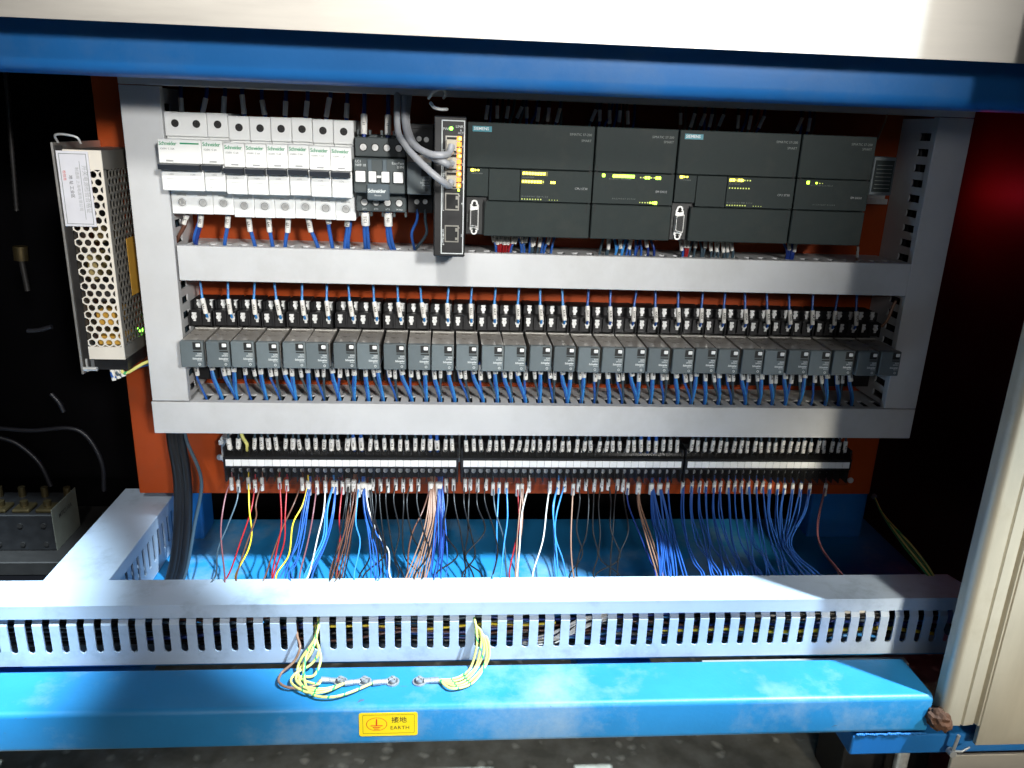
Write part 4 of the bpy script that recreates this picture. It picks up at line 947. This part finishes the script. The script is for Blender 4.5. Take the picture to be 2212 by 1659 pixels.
# ---- terminal strip, lower side: wires fall to the tray and run in behind the trough
RED, BLU = 'red', 'blue'
L = [  # colour, count, spread, [(u, v) ...] in the 2212-wide picture; depth follows from terminal (front) to trough
 ('mauve', 1, 0, [(500, 1037), (485, 1074), (476, 1142), (485, 1239)]), ('slate', 1, 0, [(515, 1042), (512, 1082), (490, 1142), (472, 1184), (467, 1239)]),
 ('yellow', 1, 0, [(537, 1037), (539, 1104), (542, 1144), (535, 1189), (510, 1239)]), ('red', 1, 0, [(551, 1042), (542, 1099), (520, 1169), (495, 1239)]),
 ('brown', 1, 0, [(566, 1037), (554, 1085), (552, 1120), (535, 1179), (512, 1239)]), ('red', 1, 0, [(604, 1037), (606, 1129), (600, 1180), (588, 1239)]),
 ('red', 1, 0, [(620, 1042), (618, 1112), (612, 1167), (592, 1239)]), ('brown', 1, 0, [(653, 1037), (638, 1079), (608, 1142), (585, 1204), (575, 1239)]),
 ('yellow', 1, 0, [(665, 1044), (653, 1094), (633, 1134), (625, 1192), (598, 1239)]), ('blue', 4, 9, [(668, 1047), (658, 1109), (648, 1162), (635, 1204), (620, 1239)]),
 ('mauve', 1, 0, [(685, 1044), (675, 1117), (665, 1179), (648, 1239)]), ('white', 1, 0, [(703, 1044), (700, 1104), (688, 1162), (668, 1239)]),
 ('sky', 2, 4, [(720, 1044), (706, 1104), (698, 1167), (662, 1239)]), ('blue', 2, 6, [(726, 1044), (718, 1117), (700, 1179), (672, 1239)]),
 ('red', 1, 0, [(740, 1044), (734, 1117), (733, 1160), (728, 1239)]), ('brown', 5, 11, [(768, 1042), (763, 1092), (750, 1150), (742, 1184), (726, 1239)]),
 ('black', 4, 12, [(756, 1040), (752, 1100), (744, 1170), (730, 1239)]),
 ('sky', 1, 0, [(775, 1050), (770, 1129), (779, 1179), (765, 1239)]), ('blue', 4, 8, [(784, 1047), (788, 1099), (800, 1147), (808, 1190), (812, 1239)]),
 ('blue', 2, 4, [(787, 1047), (792, 1099), (810, 1147), (830, 1185), (838, 1239)]), ('white', 1, 0, [(790, 1050), (795, 1105), (818, 1160), (839, 1195), (841, 1239)]),
 ('black', 3, 6, [(800, 1050), (806, 1120), (822, 1180), (828, 1239)]),
 ('brown', 1, 0, [(930, 1050), (915, 1100), (892, 1147), (884, 1190), (880, 1239)]), ('tan', 8, 17, [(934, 1047), (933, 1117), (924, 1167), (902, 1239)]),
 ('navy', 5, 12, [(950, 1047), (950, 1117), (946, 1185), (938, 1239)]), ('blue', 4, 14, [(953, 1047), (952, 1117), (950, 1192), (946, 1239)]),
 ('slate', 1, 0, [(1065, 1047), (1068, 1104), (1086, 1160), (1094, 1239)]), ('sky', 1, 0, [(1078, 1047), (1073, 1129), (1073, 1192), (1065, 1239)]),
 ('sky', 1, 0, [(1094, 1047), (1097, 1117), (1089, 1179), (1082, 1239)]), ('red', 1, 0, [(1118, 1050), (1121, 1129), (1111, 1179), (1100, 1239)]),
 ('tan', 2, 3, [(1128, 1050), (1124, 1129), (1120, 1180), (1116, 1239)]), ('white', 1, 0, [(1143, 1044), (1129, 1109), (1121, 1190), (1117, 1239)]),
 ('white', 1, 0, [(1188, 1044), (1181, 1092), (1171, 1167), (1151, 1239)]), ('sky', 2, 4, [(1206, 1044), (1196, 1092), (1196, 1142), (1200, 1180), (1202, 1239)]),
 ('sky', 1, 0, [(1220, 1044), (1204, 1104), (1200, 1160), (1214, 1204), (1222, 1239)]), ('tan', 1, 0, [(1238, 1050), (1234, 1167), (1238, 1239)]),
 ('navy', 1, 0, [(1356, 1047), (1357, 1092), (1381, 1154), (1406, 1204), (1416, 1239)]), ('tan', 3, 5, [(1380, 1047), (1382, 1092), (1404, 1167), (1424, 1239)]),
 ('blue', 8, 12, [(1409, 1049), (1416, 1117), (1432, 1167), (1440, 1239)]), ('blue', 4, 8, [(1426, 1049), (1436, 1117), (1446, 1170), (1452, 1239)]),
 ('blue', 2, 5, [(1443, 1047), (1447, 1104), (1460, 1170), (1478, 1239)]),
 ('mauve', 2, 5, [(1784, 1049), (1767, 1129), (1773, 1179), (1816, 1239)])]
for k, u in enumerate((1476, 1496, 1511, 1526, 1543, 1556, 1573, 1588, 1602, 1618, 1633, 1648)):
    L.append(('blue', 2, 5, [(u, 1044), (u - 2 + k * .5, 1104), (u + 8 + (k % 3) * 4, 1167), (u + 24 + (k % 2) * 10, 1210), (u + 42, 1239)]))
for k, u in enumerate((1664, 1680, 1695, 1712, 1731, 1750)):
    L.append(('blue', 2, 7, [(u, 1049), (u - 3 - 2 * k, 1110), (1680 + k * 5, 1170), (1690 + k * 6, 1205), (1700 + k * 13, 1239)]))
for u in (806, 822, 838, 855, 871, 888, 904, 964, 980, 1005, 1016, 1032, 1050, 1250, 1266, 1284, 1300, 1314, 1334, 1346):
    L.append(('black', 1, 0, [(u, 1040), (u + U(-8, 8), 1085), (u + U(-16, 16), 1150), (u + U(-26, 26), 1200), (u + U(-36, 36), 1239)]))
for c, n, spread, pts in L:
    for j in range(n):
        q = (j - (n - 1) / 2) / max(1, (n - 1) / 2) if n > 1 else 0
        P3 = []
        v0, v1 = pts[0][1], pts[-1][1]
        for i, (u, v) in enumerate(pts):
            f = (v - v0) / (v1 - v0); y = -41 - 112 * f ** 1.5 + U(-3, 3) * (0 < i)
            if 0 < i < len(pts) - 1 and c != 'earth': u += U(-2.2, 2.2); v += U(-6, 6)
            P3.append(PY(u + q * spread * (.25 + f * 1.0) + U(-1, 1) * (n > 1), v, y))
        a = P3[0]; e = P3[-1]
        P3 = [a + Vector((0, 3, 8))] + P3 + [e + Vector((U(-6, 6), -12, -5))]
        wr = wire(P3, .80 if n < 4 else .72, c, COLOUR_WORD[c] + ' wire falling from the terminal strip into the blue tray', 'terminal lower wires ' + c, seg=6)
        if j == 0: sleeve(wr, a + Vector((0, -.6, 3)), a + Vector((0, -1.4, -9 - U(0, 3))), 2.1 if n < 3 else 3.0, random.choice(('K', 'N', '24', 'I', 'X')), 2.6)
# ---- earth wires at the right corner of the board
t = thing('earth_stud', 'zinc earth stud at the lower corner of the orange board', 'bolt', PY(1890, 1072, 0))
screw_mb(PY(1890, 1074, -5), 3.2, 3).build('head', 'lug_dark', t)
for j in range(4):
    q = j - 1.5
    wire([PY(1890, 1076, -7), PY(1909 + q, 1114, -45), PY(1957 + q * 6, 1174, -110), PY(1990 + q * 6, 1215, -145), PY(2012 + q * 4, 1246, -163), PY(2020 + q * 4, 1262, -168)], .95, 'earth' if j % 2 else 'green', ('green and yellow' if j % 2 else 'plain green') + ' earth wire from the board corner into the trough', 'corner earth wires ' + str(j % 2), seg=7)
# ---- black mains cables at the left
for j, (dx, r) in enumerate(((0, 5.0), (9, 4.5), (4, 4.0), (14, 1.8))):
    b = PY(372, 945, -40)
    c = 'black' if j < 3 else 'slate'
    wire([b + Vector((dx, 0, 30)), b + Vector((dx, -2, 0)), b + Vector((dx + (3 if j < 3 else 12), -4, -45)), b + Vector((dx + (0 if j < 3 else 2), -8, -95)), b + Vector((dx - 6, -14, -135)), b + Vector((dx - 12, -20, -156))], r, c,
         'thick black cable hanging from the lower duct past the board corner' if j < 3 else 'slender slate cable bowing beside the black cables', 'black mains cables' if j < 3 else None, n=10, seg=7, name='black_cable' if j < 3 else 'slate_cable')
# power supply leads
for j, c in enumerate(('blue', 'slate', 'earth')):
    wr = wire([(-372 + 4 * j, -76, -20), (-370 + 5 * j, -78, -30 + 2 * j), (-352 + 3 * j, -60, -24 + 2 * j), (-338, -40, -26), (-325, -30, -28)], 1.6, c, COLOUR_WORD[c] + ' lead under the power supply going behind the duct', None)
    sleeve(wr, (-372 + 4 * j, -77, -22), (-370.5 + 4.6 * j, -78.5, -33 + 2 * j), 2.1)

# ---- wires lying inside the trough
random.seed(77)
for k in range(30):
    c = random.choice(('navy', 'blue', 'white', 'black', 'black', 'earth', 'brown', 'slate', 'sky', 'navy', 'yellow'))
    xa = U(-360, 200); ln = U(200, 520); xb = min(xa + ln, 400)
    if xa < -250 and c in ('white', 'sky', 'yellow'): xa = -180
    z = U(-250, -216); y = U(-190, -172)
    pts = [(xa + (xb - xa) * i / 7, y + U(-5, 5), z + U(-5, 5)) for i in range(8)]
    wire(pts, U(1.1, 1.7), c, COLOUR_WORD[c] + ' wire lying inside the long slotted trough', 'wires inside the trough ' + c, seg=4)
for k in range(12):  # black runs added to darken the trough, standing in for shade inside
    y = -180 + 6 * (k % 3); z = -248 + 3.4 * k
    wire([(-600 + 1010 * i / 12, y + U(-3, 3), z + U(-3, 3)) for i in range(13)], 2.2, 'black', 'added black cable darkening the inside of the trough', 'black trough cables', seg=3, name='black_cable')
for k in range(9):
    xa = 48 + U(-12, 12)
    wire([(xa - 40, U(-190, -180), -246 + U(-2, 2)), (xa - 12, -190, -240 + U(-6, 6)), (xa + 14, -191, -224 + U(-6, 6)), (xa + 44, -186, -218 + U(-3, 3))], .9, 'white', 'thin white wire of the bundle crossing inside the trough', 'white bundle in the trough')
tag(MB().tube([(404, -203, -226), (450, -206, -231)], 5.5, 12).build('black_hose', 'wire_black', None, (420, -204, -228)), 'short black hose poking out at the trough end', 'hose')

# ================================================================== earth points on the lower beam
ZB = -252.0
ring_u = (736, 788, 848, 906); LUG = []
for k, u in enumerate(ring_u):
    c = PZ(u, 1474, ZB); LUG.append(c)
    t = thing('earth_lug', ('crimped ring lug bolted on the blue beam with its barrel towards the left loops', 'crimped ring lug bolted on the blue beam with its barrel towards the left loops', 'crimped ring lug bolted on the blue beam with its barrel towards the left loops',
                            'crimped ring lug bolted on the blue beam with its barrel towards the right bundle')[k], 'ring lug', c, 'left earth lugs' if k < 3 else None)
    n = 20; vs = []
    m = MB().cyl((c.x, c.y, ZB + .1), (c.x, c.y, ZB + 1.3), 5.9, 22); m.build('ring', 'lug', t)
    m = MB().cyl((c.x, c.y, ZB + 1.35), (c.x, c.y, ZB + 2.4), 4.3, 20); m.build('washer', 'lug_dark', t)
    sc = screw_mb((0, -2.2, 0), 3.4, 2.2); sc.v = [(c.x + x, c.y + z, ZB + 2.3 - y) for x, y, z in sc.v]; sc.build('screw', 'lug', t)
    d = -1 if k < 3 else 1; tilt = (.05, -.35, -.30, -.05)[k]
    e = Vector((c.x + d * 9.5, c.y + tilt * 7, ZB + 2.2)); f = Vector((c.x + d * 16.5, c.y + tilt * 12, ZB + 2.6))
    MB().tube([(c.x + d * 4.5, c.y + tilt * 2, ZB + 1.2), tuple(e)], [2.8, 2.2], 8).build('neck', 'lug', t)
    MB().tube([tuple(e), tuple(f)], 2.5, 10).build('barrel', 'lug', t)
    LUG[k] = f
def epath(pts, end):
    out = []
    for i, (u, v) in enumerate(pts):
        if v < 1445: out.append(PY(u, v, -200 if i == 0 else -203.5 - 14 * (v - 1345) / 100))
        else: out.append(PZ(u, v, ZB + 2.4 + U(0, 2.2)))
    inn = out[0] + Vector((-3, 16, 2))
    return [inn] + out + ([end] if end is not None else [])
ew = [([(688, 1354), (678, 1384), (653, 1419), (643, 1444), (650, 1466), (685, 1478)], 0), ([(683, 1380), (689, 1406), (673, 1434), (637, 1456), (630, 1476), (662, 1495), (703, 1494)], 1),
      ([(682, 1370), (661, 1419), (657, 1466), (673, 1499), (713, 1506), (753, 1497)], 2), ([(642, 1374), (648, 1399), (635, 1429), (608, 1454), (603, 1474), (628, 1486), (676, 1482)], 0),
      ([(685, 1390), (693, 1424), (678, 1459), (648, 1463), (655, 1482), (700, 1488)], 1), ([(684, 1372), (672, 1410), (650, 1442), (640, 1470), (668, 1490), (710, 1488)], 1)]
for pts, k in ew: wire(epath(pts, LUG[k]), 1.15, 'earth' if pts[0][0] != 642 else 'tan', ('green and yellow' if pts[0][0] != 642 else 'dirty tan') + ' earth wire looping from trough to the left lugs', 'left earth loops' if pts[0][0] != 642 else None, n=8, seg=7)
for j in range(5):
    q = j - 2
    wire(epath([(1028 + q, 1341 + 8 * j), (1042 + q * 6 + U(-4, 4), 1369 + 4 * q), (1046 + q * 7 + U(-4, 4), 1404 + 4 * q), (1033 + q * 7 + U(-3, 3), 1441), (1008 + q * 5, 1468 + q * 4.4), (978 + U(-5, 5), 1477 + q * 5)], LUG[3]), 1.1, 'earth', 'green and yellow earth wire curving from trough to the right lug', 'right earth loops', n=8, seg=7)

# earth sticker
t = thing('earth_sticker', 'yellow sticker with red earth symbol reading EARTH on the lower beam', 'sticker', (-107, -262, -280))
c0, c1, d0, d1 = -131.2, -83.2, -280.6, -257.4; YK = -262.05
def rrect(x0, x1, z0, z1, r, k=5):
    pts = []
    for cx_, cz_, a in ((x1 - r, z0 + r, -90), (x1 - r, z1 - r, 0), (x0 + r, z1 - r, 90), (x0 + r, z0 + r, 180)):
        pts += [(cx_ + r * math.cos(math.radians(a + 90 * i / k)), cz_ + r * math.sin(math.radians(a + 90 * i / k))) for i in range(k + 1)]
    return pts
MB().prism(rrect(c0, c1, d0, d1, 2), 'Y', YK - .25, YK).build('film', 'sticker_yellow', t)
pa = rrect(c0 + 3, c1 - 2.6, d0 + 2.6, d1 - 2.0, 1); pb = rrect(c0 + 3.25, c1 - 2.85, d0 + 2.85, d1 - 2.25, .85)
n = len(pa); MB().add([(x, YK - .3, z) for x, z in pa + pb], [(i, (i + 1) % n, (i + 1) % n + n, i + n) for i in range(n)]).build('border', 'black_print', t)
ec = (c0 + 14.4, (d0 + d1) / 2 + .3); k = 36
MB().add([(ec[0] + R * 8.6 * math.cos(6.28318 * i / k), YK - .3, ec[1] + R * 6.6 * math.sin(6.28318 * i / k)) for R in (1, .94) for i in range(k)], [(i, (i + 1) % k, (i + 1) % k + k, i + k) for i in range(k)]).build('symbol_ring', 'red_print', t)
s_ = MB()
for x0, x1, z0, z1 in ((-.55, .55, -1, 5.2), (-4.9, 4.9, -1.7, -1.05), (-3.2, 3.2, -3.4, -2.8), (-2.2, 2.2, -5.0, -4.4)): s_.box(ec[0] + x0, ec[0] + x1, YK - .4, YK - .28, ec[1] + z0, ec[1] + z1)
s_.build('earth_symbol', 'red_print', t)
letter('接地', 6.4, (c0 + 32.8, YK - .3, ec[1] + 3.6), t, 'CENTER', 'black_print', bold=.04); letter('EARTH', 4.9, (c0 + 33.4, YK - .3, ec[1] - 4.0), t, 'CENTER', 'black_print', space=1.08)

# ================================================================== dark machine interior
t = thing('rectifier_module', 'black module with pale label side and brass terminal screws in the dark bay', 'module', (-510, 0, -262))
rx1 = -478; ry0, ry1 = -16, 40; rz0, rz1 = -246, -200
MB().box(-570, rx1 - .5, ry0, ry1, rz0, rz1 - 4, 1).build('case', 'black_plastic', t)
MB().box(rx1 - .4, rx1, ry0, ry1, rz0, rz1 + 2).build('label_side', 'label_shaded', t)
letter_ob = text_mesh('MTC110A', 7, 'CENTER', 'black_print', .1)
lo_ = bpy.data.objects.new('lettering', letter_ob); col.objects.link(lo_); lo_.parent = t
lo_.matrix_basis = Matrix.Translation((Vector((rx1 + .2, 12, -212)) - ORG[t.name]) * S) @ Matrix.Rotation(math.pi / 2, 4, 'Z') @ Matrix.Rotation(math.pi / 2, 4, 'X')
for j in range(4):
    x = -560 + 24 * j
    MB().box(x - 9, x + 9, ry0 + 4, ry0 + 24, rz1 - 4, rz1, 1.5).build('terminal_pad', 'brass_shaded', t)
    MB().cyl((x, ry0 + 14, rz1), (x, ry0 + 14, rz1 + 6), 4.2, 6).build('terminal_screw', 'brass_shaded', t)
    MB().cyl((x + 6, ry1 - 10, rz1 - 4), (x + 6, ry1 - 10, rz1 + 7), 4.0, 6).build('terminal_screw', 'brass_shaded', t)
    MB().cyl((x, ry0 - 1.4, rz1 - 16), (x, ry0 + .5, rz1 - 16), 2.6, 12).build('rivet', 'dark_metal', t)
    MB().cyl((x, ry0 - 1.4, rz0 + 8), (x, ry0 + .5, rz0 + 8), 2.6, 12).build('rivet', 'dark_metal', t)
tag(MB().box(-640, -450, -40, 90, -262, -246.2, 1).build('heatsink_plate', 'dark_metal', None, (-540, 20, -262)), 'dark metal plate carrying the rectifier module', 'plate')
tag(MB().box(-700, -436, -150, 200, -300, -262.2, 1).build('bay_shelf', 'dark_wall', None, (-560, 0, -300)), 'dark shelf at the bottom of the unlit machine bay', 'shelf')
def rod(label, a, b, r):
    a = Vector(a); b = Vector(b); n = 44; pts = []; rs = []
    for i in range(n):
        pts.append(a + (b - a) * (i / (n - 1))); rs.append(r if i % 2 else r * .8)
    t = thing('threaded_rod', label, 'rod', b); MB().tube(pts, rs, 8).build('thread', 'dark_metal', t); return t
rod('long dark threaded rod hanging in the unlit bay', PY(12, 150, 60), PY(36, 455, 60), 2.6)
t = rod('threaded rod with brass hex nut low in the unlit bay', PY(46, 560, 60), PY(60, 628, 60), 3.2)
MB().cyl(PY(44, 532, 60), PY(47, 562, 60), 7.5, 6).build('hex_nut', 'brass_shaded', t)
for j, pts in enumerate(([(0, 945), (40, 960), (85, 1000), (110, 1050)], [(0, 925), (70, 930), (150, 925), (190, 945), (220, 1000), (225, 1060)], [(110, 850), (128, 870), (138, 890)], [(60, 715), (85, 713), (112, 706)])):
    wire([PY(u, v, 70 - 10 * j) for u, v in pts], 2.6, 'hose_shaded', 'dark ' + ('hose arching over the rectifier module', 'hose looping through the unlit bay', 'short cable end in the unlit bay', 'curved rim glinting in the unlit bay')[j], None, n=8, seg=8, name='dark_hose')
# small red pilot lamp hidden behind the right duct; its glow reaches the bay wall
t = thing('pilot_lamp', 'small red pilot lamp glowing in the bay behind the upright duct', 'lamp', (536, 160, 148))
MB().cyl((536, 164, 148), (536, 150, 148), 6, 14).build('lens', 'led_red', t)
MB().cyl((536, 180, 148), (536, 164.1, 148), 8, 14).build('holder', 'dark_metal', t)
pl = bpy.data.lights.new('pilot_glow', 'POINT'); pl.energy = 0.085; pl.color = (1, .02, .05); pl.shadow_soft_size = .008
po = bpy.data.objects.new('pilot_glow', pl); col.objects.link(po); po.location = Vector((522, 120, 150)) * S
